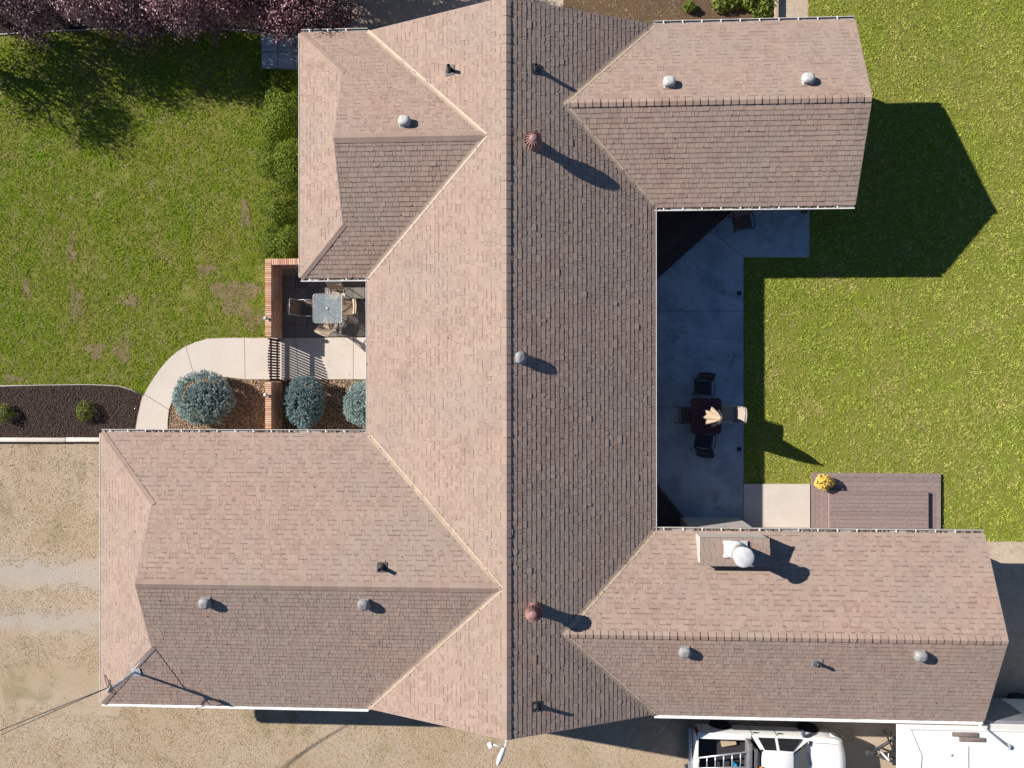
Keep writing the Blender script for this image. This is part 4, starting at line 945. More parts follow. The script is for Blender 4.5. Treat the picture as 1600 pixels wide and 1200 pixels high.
# ------------------------------------------------------------------ furniture
def sling_chair(loc, rz, label, sling, frame, group, rocker=False, recline=0.22, w=0.54):
    r = empty('patio_chair', loc, rz, label, 'chair', group); h = w / 2
    prof = [(-0.26, 0.41), (-0.22, 0.425), (-0.05, 0.40), (0.12, 0.385), (0.2, 0.40)]
    b = MB(); b.grid([[(x * (h - .02), y, z - 0.025 * (1 - x * x)) for x in (-1, -.5, 0, .5, 1)] for y, z in prof]); b.build('seat', sling, r)
    bp = [(0.2, 0.42), (0.235, 0.55), (0.275, 0.70), (0.32, 0.84), (0.20 + recline, 0.94), (0.24 + recline, 0.955)]
    b = MB(); b.grid([[(x * (h - .02), y + 0.03 * (1 - x * x), z) for x in (-1, -.5, 0, .5, 1)] for y, z in bp]); b.build('backrest', sling, r)
    for s in (-1, 1):
        x = s * h
        b = MB(); b.tube([(x, -0.28, 0.0), (x, -0.29, 0.3), (x * 1.06, -0.30, 0.58), (x * 1.08, -0.22, 0.63), (x * 1.08, 0.0, 0.625), (x * 1.03, 0.25, 0.60)] if not rocker else
                         [(x * .8, -0.22, 0.02), (x * 1.02, -0.30, 0.3), (x * 1.12, -0.34, 0.52), (x * 1.16, -0.22, 0.64), (x * 1.16, 0.02, 0.64), (x * 1.05, 0.27, 0.60)], 0.014, 8); b.build('armrest', frame, r)
        b = MB(); b.tube([(x, 0.34, 0.0), (x, 0.2, 0.41), (x, 0.275, 0.70), (x, 0.20 + recline, 0.945)], 0.014, 8); b.build('back_leg', frame, r)
        b = MB(); b.tube([(x, -0.29, 0.40), (x, 0.0, 0.39), (x, 0.2, 0.41)], 0.013, 8); b.build('seat_rail', frame, r)
    b = MB(); b.tube([(-h, 0.20 + recline, 0.945), (h, 0.20 + recline, 0.945)], 0.013, 8); b.build('top_rail', frame, r)
    b = MB(); b.tube([(-h, -0.29, 0.40), (h, -0.29, 0.40)], 0.013, 8); b.build('front_rail', frame, r); return r
G1 = 'tan sling chairs round the courtyard glass table'
q = P(512, 482, .72); tz = 0.05
tb = empty('glass_table', (q.x, q.y, tz), 0, 'square frosted glass patio table with crossed metal legs', 'table')
b = MB(); hw = 0.515; pts = []
for cx_, cy_, a0 in ((1, 1, 0), (-1, 1, 90), (-1, -1, 180), (1, -1, 270)):
    for k in range(5):
        a = math.radians(a0 + k * 22.5); pts.append((cx_ * (hw - .1) + .1 * math.cos(a), cy_ * (hw - .1) + .1 * math.sin(a)))
b.prism(pts, 0.672, 0.680); b.build('tabletop', GLASST, tb)
b = MB(); b.tube([(x, y, 0.676) for x, y in pts], 0.014, 8, True); b.build('table_rim', FRAMEL, tb)
for k in range(4):
    a = math.radians(45 + 90 * k); c_, s_ = math.cos(a), math.sin(a)
    b = MB(); b.tube([(0.02 * c_, 0.02 * s_, 0.655), (0.60 * c_, 0.60 * s_, 0.655), (0.63 * c_, 0.63 * s_, 0.3), (0.6 * c_, 0.6 * s_, 0)], 0.018, 8); b.build('leg', FRAMEL, tb)
b = MB(); b.lathe([(0.04, 0.64), (0.05, 0.66), (0.05, 0.69), (0.02, 0.70)], 12); b.build('hub', FRAMEL, tb)
def at(px, py, z, base): 
    v = P(px, py, z); return (v.x, v.y, base)
sling_chair(at(527, 462, .45, tz), math.radians(-4), 'tan sling chair above the glass table, partly under the eave', SLINGT, FRAMEL, G1)
sling_chair(at(479, 482, .45, tz), math.radians(88), 'brown shaded sling chair between the brick wall and the glass table', SLINGB, FRAMEL, G1)
sling_chair(at(542, 481, .45, tz), math.radians(-90), 'tan sling chair on the house side of the glass table', SLINGT, FRAMEM, G1)
sling_chair(at(516, 505, .45, tz), math.radians(160), 'tan sling chair turned askew below the glass table', SLINGT, FRAMEL, G1)
G2 = 'chairs round the burgundy patio table'
sling_chair(at(1098, 604, .45, Z), math.radians(-3), 'dark charcoal armchair above the burgundy table', SLINGK, BLACKM, G2, True, w=0.6)
sling_chair(at(1099, 691, .45, Z), math.radians(172), 'dark charcoal armchair below the burgundy table', SLINGK, BLACKM, G2, True, w=0.6)
sling_chair(at(1073, 649, .45, Z), math.radians(90), 'dark upright chair between the burgundy table and the house', SLINGB, FRAMEM, G2, recline=0.14)
sling_chair(at(1136, 647, .45, Z), math.radians(-92), 'chair with sunlit tan backrest at the lawn side of the burgundy table', M('faded_sling', (0.34, 0.28, 0.235), (0.30, 0.25, 0.21), 30, 0.85), FRAMEL, G2, recline=0.26)
sling_chair(at(1159, 346, .45, Z), math.radians(12), 'lone lounge chair with reddish back beside the dark corner deck', M('red_brown_sling', (0.15, 0.075, 0.065), rough=0.85), BLACKM, None, True, recline=0.26, w=0.6)
q = P(1103, 650, .7)
tb = empty('patio_table', (q.x, q.y, Z), 0, 'square burgundy patio table with a closed umbrella through its middle', 'table')
b = MB(); hx, hy = 0.52, 0.62; pts = []
for cx_, cy_, a0 in ((1, 1, 0), (-1, 1, 90), (-1, -1, 180), (1, -1, 270)):
    for k in range(5):
        a = math.radians(a0 + k * 22.5); pts.append((cx_ * (hx - .12) + .12 * math.cos(a), cy_ * (hy - .12) + .12 * math.sin(a)))
b.prism(pts, 0.64, 0.665); b.build('tabletop', BURG, tb)
for sx in (-1, 1):
    for sy in (-1, 1):
        b = MB(); b.tube([(sx * 0.3, sy * 0.36, 0.64), (sx * 0.38, sy * 0.44, 0.0)], 0.02, 8); b.build('leg', BLACKM, tb)
um = empty('closed_umbrella', (q.x + 0.03, q.y, Z), 0, 'closed tan canvas umbrella standing through the burgundy table', 'umbrella')
b = MB(); b.tube([(0, 0, 0.02), (0, 0, 2.62)], 0.02, 10); b.build('pole', FRAMEM, um)
b = MB(); b.lathe([(0.24, 0.0), (0.24, 0.05), (0.06, 0.09), (0.03, 0.3)], 20); b.build('umbrella_base', BLACKM, um)
b = MB(); n = 32; rows = []
for z, r in ((2.62, 0.02), (2.52, 0.07), (2.3, 0.13), (2.0, 0.18), (1.7, 0.23), (1.42, 0.28), (1.34, 0.25)):
    row = []
    for k in range(n + 1):
        a = 2 * math.pi * k / n; f = 1 + (0.30 if z < 2.5 else 0.1) * (1 if k % 4 == 0 else (-0.75 if k % 4 == 2 else 0)); dz = (-0.10 if k % 4 == 0 else 0.05) * (z < 1.6)
        row.append((r * f * math.cos(a), r * f * math.sin(a), z + dz))
    rows.append(row)
b.grid(rows); b.build('canopy', UMB, um, recalc=True)
b = MB(); b.tube([(0.02, -0.05, 2.0), (0.12, -0.22, 1.9), (0.1, -0.2, 1.72)], 0.012, 6); b.build('tie_strap', UMB, um)
b = MB(); b.lathe([(0.03, 2.61), (0.035, 2.65), (0.01, 2.70)], 10); b.build('finial', FRAMEM, um)

# ------------------------------------------------------------------ plants
def sph(N, zmin=-0.1):
    v = unit(RNG.normal(size=(N, 3))); v[:, 2] = np.abs(v[:, 2]) if zmin >= 0 else v[:, 2]; return v
def foliage(name, c, rad, N, L, Wd, mat, parent, shell=(0.55, 1.02), lump=0.18, seed=1, up=0.3, lo=-0.25, gaps=0.0):
    d = unit(RNG.normal(size=(N, 3))); d = d[d[:, 2] > lo]; n = len(d)
    dd = d @ np.random.default_rng(seed).normal(size=(3, 10)) * 2.6 + np.random.default_rng(seed + 5).random(10) * 6.28
    k = 1 + lump * np.sin(dd).mean(1) * 2.2
    if gaps:
        keep = np.sin(dd[:, :4] * 1.7).mean(1) > -1 + gaps * (1 + RNG.random(n) * 0.6); d, k, n = d[keep], k[keep], int(keep.sum())
    r = (shell[0] + (shell[1] - shell[0]) * RNG.random(n) ** 0.6) * k; p = np.array(c) + d * r[:, None] * np.array(rad)
    nr = unit(d + up * np.array([0, 0, 1.0]) + RNG.normal(size=(n, 3)) * 0.55)
    V, F = leaves(p, nr, L * (0.6 + 0.8 * RNG.random(n)), Wd * (0.6 + 0.8 * RNG.random(n)))
    return tri_mesh(name, V, F, np.repeat(np.clip(RNG.normal(0.45, 0.25, n), 0, 0.98), 2), mat, parent)
def stem_mesh(name, parent, h, r, mat=None, forks=3, spread=0.5, seed=1):
    rr = random.Random(seed); b = MB(); b.tube([(0, 0, -0.02), (0.02, 0.01, h * 0.5), (0, 0.03, h)], [r, r * 0.8, r * 0.6], 8)
    for k in range(forks):
        a = 6.283 * k / forks + rr.uniform(-.4, .4); L = spread * rr.uniform(.7, 1.2)
        b.tube([(0, 0, h * 0.55), (math.cos(a) * L * .5, math.sin(a) * L * .5, h * 0.95), (math.cos(a) * L, math.sin(a) * L, h * 1.35)], [r * .6, r * .4, r * .15], 6)
    return b.build(name, mat or BARK, parent)
def globe_spruce(px, py, rx, ry, h, label, seed):
    p = P(px, py, h * 0.45); r = empty('blue_spruce', (p.x, p.y, 0.0), 0, label, 'spruce', 'rounded blue spruces by the front path')
    stem_mesh('trunk', r, h * 0.5, 0.05, seed=seed, forks=5, spread=rx * 0.7)
    rs = np.random.default_rng(seed); N = 2900; d = unit(rs.normal(size=(N, 3))); d = d[d[:, 2] > -0.35]; N = len(d)
    ph = d @ rs.normal(size=(3, 8)) * 2.2 + rs.random(8) * 6.28; k = 1 + 0.13 * np.sin(ph).mean(1) * 2.2
    hole = np.sin(ph[:, :4] * 2.1 + 1)  .mean(1) > -0.60; d, k, ph = d[hole], k[hole], ph[hole]; N = len(d)
    rad = np.array([rx, ry, h * 0.52]); cc = np.array([0, 0, h * 0.48])
    t = (0.80 + 0.2 * rs.random(N)) * k; tip = cc + d * t[:, None] * rad
    ax = unit(d * np.array([1, 1, 0.9]) + rs.normal(size=(N, 3)) * 0.38 + np.array([0, 0, 0.15])); Ls = 0.10 + 0.09 * rs.random(N)
    M_ = 30; u = rs.random((N, M_)); base = tip[:, None, :] - ax[:, None, :] * (Ls[:, None] * (1 - u))[:, :, None] + 0
    nd = unit((ax[:, None, :] * 0.75 + unit(rs.normal(size=(N * M_, 3))).reshape(N, M_, 3) * 0.9).reshape(-1, 3))
    V, F = blades(base.reshape(-1, 3), nd, 0.036 + 0.024 * rs.random(N * M_), np.full(N * M_, 0.013))
    ti = np.clip(np.repeat(rs.normal(0.42, 0.2, N), M_) + 0.22 * (u.ravel() - 0.4), 0.0, 0.98)
    tri_mesh('needles', V, F, ti, SPRUCE, r)
    b = MB(); b.lathe([(0.05, h * 0.06), (0.5, h * 0.2), (0.62, h * 0.45), (0.5, h * 0.65), (0.25, h * 0.78), (0.02, h * 0.8)], 18)
    b.v = [(x * rx, y * ry, z) for x, y, z in b.v]; b.build('branches', M('spruce_core_shade', (0.030, 0.042, 0.04), (0.02, 0.03, 0.03), 12, 0.95), r)  # dark solid core: shade inside the crown as colour, no real branches
globe_spruce(318, 624, 1.20, 1.02, 1.15, 'largest rounded blue spruce, beside the curved concrete path', 31)
globe_spruce(474, 631, 0.80, 0.95, 1.2, 'middle rounded blue spruce just right of the short brick wall', 32)
globe_spruce(570, 632, 0.84, 0.92, 1.2, 'rounded blue spruce half hidden under the roof edge', 33)
def shrub(name, px, py, rx, ry, h, mat, label, cat, N=2200, L=0.07, Wd=0.03, group=None, seed=1, lump=0.2, gaps=0.0, shell=(0.6, 1.03)):
    p = P(px, py, h * 0.5); r = empty(name, (p.x, p.y, 0.0), 0, label, cat, group); stem_mesh('stem', r, h * 0.5, 0.03, seed=seed, spread=min(rx, ry) * 0.6)
    foliage('foliage', (0, 0, h * 0.42), (rx, ry, h * 0.58), N, L, Wd, mat, r, shell, lump, seed, gaps=gaps); return r
GJ = 'green junipers along the left wing'
for i, (px, py, rx, ry, h, lab) in enumerate(((432, 126, .60, .50, .55, 'low sparse juniper just below the paving slabs'), (455, 166, .60, .80, 1.15, 'tall rounded juniper under the roof edge near the paving slabs'), (428, 186, .5, .75, .6, 'narrow low juniper outside the tall rounded one'),
                                              (430, 248, .68, .85, .85, 'spreading juniper halfway along the left wing'), (458, 262, .55, 1.0, 1.0, 'juniper hugging the roof edge halfway along the left wing'), (437, 325, .75, .9, .85, 'broad bright juniper in the lower half of the row'),
                                              (455, 380, .62, .75, 1.0, 'dense juniper at the foot of the row by the brick wall'), (428, 374, .5, .7, .65, 'small juniper between the lawn and the brick wall corner'))):
    shrub('juniper', px, py, rx, ry, h, JUNI, lab, 'juniper', 6500, 0.07, 0.03, GJ, 40 + i, 0.42)
shrub('small_shrub', 131, 643, .34, .36, .42, BRIGHTLEAF, 'small yellow green shrub in the middle of the mulch bed', 'shrub', 1300, .07, .028, 'small shrubs in the mulch bed', 61, .3)
shrub('small_shrub', 8, 645, .30, .33, .4, BRIGHTLEAF, 'small yellow green shrub at the left end of the mulch bed', 'shrub', 1100, .07, .028, 'small shrubs in the mulch bed', 62, .3)
for i, (px, py, rx, lab) in enumerate(((1127, 4, .36, 'leafy green plant at the left of the garden clump'), (1150, 2, .30, 'green plant in the middle of the garden clump'), (1168, 3, .30, 'pale green plant right of centre in the garden clump'), (1196, 4, .40, 'leafy green plant next to the timber edging'), (1190, 22, .34, 'bright green plant closest to the roof edge in the garden bed'), (1077, 10, .20, 'small lone green plant in the left of the garden bed'))):
    shrub('garden_plant', px, py, rx, rx * .9, .35, BRIGHTLEAF, lab, 'plant', 420, .14, .06, 'plants in the garden bed', 70 + i, .3, shell=(.2, 1.0))
pt = P(1286, 753, .35); mum = empty('flower_pot', (pt.x, pt.y, 0.12), 0, 'round pot of yellow chrysanthemums on the deck corner', 'potted plant')
b = MB(); b.lathe([(0.11, 0), (0.15, 0.2), (0.16, 0.22), (0.14, 0.22), (0.13, 0.19)], 20); b.build('pot', TERRA, mum)
foliage('foliage', (0, 0, 0.27), (0.24, 0.24, 0.19), 900, 0.07, 0.035, JUNI, mum, (0.3, 0.95), 0.1, 3, lo=-0.2)
fo2 = foliage('blossom', (0, 0, 0.30), (0.285, 0.285, 0.22), 1500, 0.05, 0.045, MUMS, mum, (0.90, 1.05), 0.12, 8, 0.6, lo=-0.1, gaps=0.55)
pt = P(1257, 330, .2); pp = empty('green_pot_plant', (pt.x, pt.y, Z), 0, 'small green potted plant at the patio corner under the eave', 'potted plant')
b = MB(); b.lathe([(0.06, 0), (0.08, 0.12), (0.07, 0.12)], 14); b.build('pot', M('green_pot', (0.03, 0.16, 0.09), rough=0.5), pp)
foliage('foliage', (0, 0, 0.16), (0.11, 0.11, 0.10), 260, 0.07, 0.03, JUNI, pp, (0.3, 1), 0.2, 5)
GT = 'purple leaved trees along the top edge'
def plum(px, py, zc, rx, ry, rz, label, seed, N=9500):
    p = P(px, py, zc); r = empty('purple_leaf_tree', (p.x, p.y, 0.0), 0, label, 'tree', GT); rr = random.Random(seed); h = zc - rz * .35
    b = MB(); b.tube([(0, 0, -0.05), (.04, .02, h * .5), (0, 0, h)], [.13, .11, .08], 10); b.build('trunk', BARK, r)
    b = MB()
    for k in range(9):
        a = 6.283 * k / 9 + rr.uniform(-.3, .3); L = rr.uniform(.5, .9); z0 = h * rr.uniform(.55, 1)
        b.tube([(0, 0, z0), (math.cos(a) * rx * L * .5, math.sin(a) * ry * L * .5, z0 + rz * .5), (math.cos(a) * rx * L, math.sin(a) * ry * L, zc + rr.uniform(-.3, .5) * rz)], [.05, .035, .012], 6)
    b.build('branches', BARK, r)
    # crown: many leaf clumps of differing size with gaps between
    rs = np.random.default_rng(seed); K = 52; d = unit(rs.normal(size=(K, 3))); d[:, 2] = d[:, 2] * .9 + .1; cen = np.array([0, 0, zc]) + d * np.array([rx, ry, rz]) * (0.45 + 0.5 * rs.random((K, 1)))
    cr = 0.30 + 0.36 * rs.random(K); n = N // K; Cs, Ns, Ts = [], [], []
    for i in range(K):
        q = unit(rs.normal(size=(n, 3))); rad = cr[i] * (0.35 + 0.75 * rs.random(n) ** .7)
        Cs.append(cen[i] + q * rad[:, None]); Ns.append(unit(q * .6 + np.array([0, 0, .7]) + rs.normal(size=(n, 3)) * .6)); Ts.append(np.clip(rs.normal(.38 + rs.normal() * .08, .22, n), 0, .98))
    V, F = leaves(np.concatenate(Cs), np.concatenate(Ns), 0.085 * (0.6 + 0.8 * rs.random(n * K)), 0.05 * (0.7 + 0.6 * rs.random(n * K)))
    tri_mesh('crown', V, F, np.repeat(np.concatenate(Ts), 2), PLUMLEAF, r)
for i, a in enumerate(((-140, 44, 2.3, 1.7, 1.5, 2.0, 'purple leaved tree out at the far left of the row'), (-62, -10, 2.2, 1.6, 1.4, 2.0, 'purple leaved tree at the far top left corner'), (40, -8, 2.1, 1.6, 1.35, 1.9, 'purple leaved tree second along the top left edge'), (126, -18, 2.2, 1.3, 1.35, 1.9, 'purple leaved tree set back between two others near the left'),
                       (203, 2, 2.0, .95, 1.25, 1.7, 'narrow purple leaved tree hanging over the lawn shadow'), (288, -4, 2.1, 1.25, 1.4, 1.8, 'purple leaved tree above the middle of the top lawn'), (378, -26, 2.1, 1.35, 1.25, 1.8, 'purple leaved tree set back beyond the top edge near the paving'),
                       (484, 12, 2.0, 1.6, 1.25, 1.8, 'purple leaved tree touching the roof of the left wing'), (300, -120, 3.0, 1.8, 1.6, 2.2, 'taller purple leaved tree behind the row, first from the left'), (400, -125, 3.1, 1.8, 1.6, 2.3, 'taller purple leaved tree behind the row, second from the left'), (490, -118, 3.0, 1.8, 1.6, 2.3, 'taller purple leaved tree behind the row, third from the left'), (575, -122, 3.1, 1.8, 1.6, 2.3, 'taller purple leaved tree behind the row, fourth from the left'))):
    plum(*a, 80 + i)
for i, (px, py, rx, h) in enumerate(((700, -130, 2.2, 5.0),)):
    pass

# pebbles, bark chips, leaf litter
def pebbles(name, polys, dens, r0, r1, mat, label, cat, z=0.012, flat=0.6, holes=()):
    q = np.concatenate([scatter(p, dens, holes) for p in polys]); N = len(q); r = r0 + (r1 - r0) * RNG.random(N) ** 1.5
    o = np.array([(1, 0, 0), (-1, 0, 0), (0, 1, 0), (0, -1, 0), (0, 0, 1), (0, 0, -1)], float); f = np.array([(0, 2, 4), (2, 1, 4), (1, 3, 4), (3, 0, 4), (2, 0, 5), (1, 2, 5), (3, 1, 5), (0, 3, 5)])
    a = RNG.random(N) * 6.28; V = np.repeat(o[None], N, 0) * (0.75 + 0.5 * RNG.random((N, 6, 1))) * r[:, None, None] * np.array([1.15, .9, flat])
    x = V[:, :, 0] * np.cos(a)[:, None] - V[:, :, 1] * np.sin(a)[:, None]; y = V[:, :, 0] * np.sin(a)[:, None] + V[:, :, 1] * np.cos(a)[:, None]
    V[:, :, 0] = x + q[:, :1]; V[:, :, 1] = y + q[:, 1:]; V[:, :, 2] += z + r[:, None] * 0.25
    F = (f[None] + (np.arange(N) * 6)[:, None, None]).reshape(-1, 3)
    return tag(tri_mesh(name, V.reshape(-1, 3), F, np.repeat(RNG.random(N), 8), mat, kind='stuff'), label, cat)
pebbles('pebbles', [g((262, 590), (416, 592), (416, 690), (262, 690)), g((430, 592), (590, 594), (590, 690), (430, 690))], 800, .014, .038, PEBBLE, 'brown river pebbles round the blue spruces', 'pebbles', holes=[g((206, 720), (212, 668), (225, 616), (264, 640), (262, 660), (262, 720))])
pebbles('bark_chips', [g((-30, 606), (150, 604), (195, 607), (220, 620), (212, 650), (209, 684), (-30, 684))], 1500, .012, .035, CHIP, 'dark bark chips covering the mulch bed', 'bark chips', .012, .45)
LEAFY = tinted('fallen_leaf', [(0.45, 0.36, 0.14), (0.55, 0.46, 0.22), (0.36, 0.22, 0.10), (0.5, 0.42, 0.28)], 0.8, 10, 0)
qs = np.concatenate([scatter(g((0, 60), (430, 60), (430, 520), (0, 600)), 0.6), scatter(g((200, 110), (430, 110), (430, 240), (200, 240)), 2)]); n = len(qs)
V, F = leaves(np.column_stack([qs, np.full(n, .055)]), unit(np.column_stack([RNG.normal(size=(n, 2)) * .35, np.ones(n)])), .035 + .03 * RNG.random(n), .02 + .025 * RNG.random(n))
tag(tri_mesh('fallen_leaves', V, F, np.repeat(RNG.random(n), 2), LEAFY, kind='stuff'), 'pale fallen leaves scattered over the left lawn', 'leaves')

qs = np.concatenate([scatter(g((1024, 330), (1160, 330), (1160, 820), (1024, 820)), 1.6), scatter(g((445, 425), (570, 425), (570, 590), (445, 590)), 1.5)]); n = len(qs)
V, F = leaves(np.column_stack([qs, np.full(n, Z + .008)]), unit(np.column_stack([RNG.normal(size=(n, 2)) * .2, np.ones(n)])), .03 + .03 * RNG.random(n), .02 + .02 * RNG.random(n))
tag(tri_mesh('fallen_leaves', V, F, np.repeat(RNG.random(n), 2), LEAFY, kind='stuff'), 'dry leaves blown over the patio and the courtyard floor', 'leaves')
LITTER = tinted('gutter_litter', [(0.06, 0.04, 0.028), (0.12, 0.08, 0.05), (0.20, 0.14, 0.085), (0.035, 0.026, 0.02)], 0.95, 30, 0)
Q = []
for (a, b_, y, dens) in ((xR + .1, SEx - .1, SEn + .05, 60), (xR + .1, NEx - .1, NEs - .05, 45), (xL - 2.1, xL - .1, NWs - .05, 40), (SWx + .2, xL - .1, SWn + .05, 35)):
    n = int((b_ - a) * dens); x = a + (b_ - a) * RNG.random(n); k = vnoise(np.column_stack([x, x * 0]), 0.55, 4) > 0.45
    Q.append(np.column_stack([x, y + .045 * RNG.normal(size=n).clip(-1, 1), 2.712 + .03 * RNG.random(n)])[k])
Q = np.concatenate(Q); n = len(Q); V, F = leaves(Q, unit(np.column_stack([RNG.normal(size=(n, 2)) * .5, np.ones(n)])), .05 + .05 * RNG.random(n), .03 + .03 * RNG.random(n))
tri_mesh('gutter_litter', V, F, np.repeat(RNG.random(n), 2), LITTER, house, kind='stuff')

Q = []
for (p0, p1, na, m_) in (((xL, yN), (aNW, yNW), 'W', 60), ((xL, NWs), (aNW, yNW), 'W', 90), ((xL, SWn), (aSW, ySW), 'W', 110), ((xL, yS), (aSW, ySW), 'W', 60), ((xR, yN), (aNE, yNE), 'E', 60), ((xR, NEs), (aNE, yNE), 'E', 110), ((xR, SEn), (aSE, ySE), 'E', 110), ((xR, yS), (aSE, ySE), 'E', 60)):
    m_ //= 3; t = RNG.random(m_) ** 1.6; x = p0[0] + (p1[0] - p0[0]) * t; y = p0[1] + (p1[1] - p0[1]) * t; o_ = RNG.normal(size=(m_, 2)) * .07
    a_ = np.column_stack([x, y]) + o_
    Q.append(np.column_stack([a_, HE + SL * (np.abs(a_[:, 0] - (xL if na == 'W' else xR))) + .024 + np.abs(o_).max(1) * .25]))
for pl, x0, x1, y0, y1, m_ in (('SWs', -12, -6.5, -9.8, -6.5, 45), ('NWs', -6.8, -4.5, 4.2, 7, 30), ('E', -0.6, 1.5, -8, 9, 60), ('NEs', 3.5, 9, 6.2, 8.2, 35), ('SEs', 4, 13, -10, -8, 50), ('W', -4.8, -1.5, -1, 3, 35)):
    x = x0 + (x1 - x0) * RNG.random(m_); y = y0 + (y1 - y0) * RNG.random(m_); Q.append(np.column_stack([x, y, PL[pl](x, y) + .02]))
Q = np.concatenate(Q); n = len(Q); V, F = leaves(Q, unit(np.column_stack([RNG.normal(size=(n, 2)) * .3, np.ones(n)])), .03 + .05 * RNG.random(n) ** 2, .012 + .025 * RNG.random(n))
tri_mesh('roof_litter', V, F, np.repeat(RNG.random(n), 2), LITTER, house, kind='stuff')
STONE = tinted('yard_stone', [(0.16, 0.12, 0.09), (0.30, 0.24, 0.185), (0.44, 0.37, 0.30), (0.22, 0.17, 0.13)], 0.9, 40)
pebbles('yard_stones', [g((-30, 690), (158, 690), (158, 1100), (-30, 1100)), g((-30, 1110), (1080, 1110), (1080, 1230), (-30, 1230)), g((1545, 848), (1640, 848), (1640, 1130), (1545, 1130))], 5, .006, .022, STONE, 'small loose stones scattered over the dry yard', 'stones', 0.0, .5)

# ------------------------------------------------------------------ pickup with ladder rack
tx0, tyL = P(1079, 1150, .7).x, P(1200, 1142, .9).y
TW = 1.92; tk = empty('pickup_truck', (tx0, tyL - TW / 2, 0), math.radians(-1.0), 'white crew cab pickup with a ladder rack parked below the roof edge', 'pickup')
tk.scale = (0.945, 1, 1)
HW = TW / 2; LT = 5.32
def wheel_arch(x):
    z = 0.42
    for c in (1.12, 4.30):
        if abs(x - c) < 0.46: z = max(z, 0.38 + math.sqrt(max(0, 0.46 ** 2 - (x - c) ** 2)) * 0.98)
    return z
def belt(x): 
    return 1.10 if x < 2.05 else (1.12 if x < 3.75 else 1.15 - 0.09 * ((x - 3.85) / 1.45) ** 2)
def halfw(x): 
    k = 1.0
    if x > 4.55: k -= 0.13 * ((x - 4.55) / 0.77) ** 2
    if x < 0.3: k -= 0.03 * (1 - x / 0.3)
    return HW * k
xs = sorted(set([0.16, 0.3, 0.5] + [1.12 + 0.46 * math.cos(math.pi * k / 10) for k in range(11)] + [1.8, 2.03] + [2.05, 2.4, 2.9, 3.4, 3.7] + [4.30 + 0.46 * math.cos(math.pi * k / 10) for k in range(11)] + [4.95, 5.1, 5.22, LT - 0.04]))
def side(y): return y
for s, nm in ((1, 'body_side'), (-1, 'body_side')):
    b = MB(); rows = []
    for x in xs:
        z0, z1 = wheel_arch(x), belt(x); r = []
        for k in range(7):
            t = k / 6; z = z0 + (z1 - z0) * t; y = halfw(x) * (0.965 + 0.035 * math.sin(math.pi * min(1, max(0, (z - .35) / 0.85))))
            if t == 1: y -= 0.02
            r.append((x, s * y, z))
        rows.append(r)
    b.grid(rows); b.build(nm, CARPAINT, tk, recalc=True)
b = MB(); rows = []     # bonnet and nose
for x in (3.80, 3.95, 4.3, 4.7, 5.0, 5.16, 5.26, LT - 0.04):
    r = []
    for k in range(13):
        t = k / 6 - 1; w = halfw(min(x, LT - .04)) - 0.02; z = belt(x) + 0.055 * (1 - abs(t) ** 3) + (0.02 if 0.25 < abs(t) < 0.72 else 0) * min(1, (5.2 - x)) if x < 5.2 else belt(x) - (x - 5.2) * 1.2
        bow = 0.17 * (1 - t * t) * max(0, (x - 4.5) / 0.8)
        r.append((x + bow, t * w, z))
    rows.append(r)
rows.append([(p[0] + 0.04, p[1], 0.72) for p in rows[-1]]); rows.append([(p[0], p[1], 0.42) for p in rows[-1]])
b.grid(rows); b.build('bonnet', CARPAINT, tk, recalc=True)
for s in (-1, 1):
    b = MB(); b.tube([(4.12, s * .80, 1.20), (4.6, s * .79, 1.175), (5.05, s * .74, 1.12), (5.24, s * .66, 1.08)], .006, 4); b.build('bonnet_seam', BLACKM, tk)
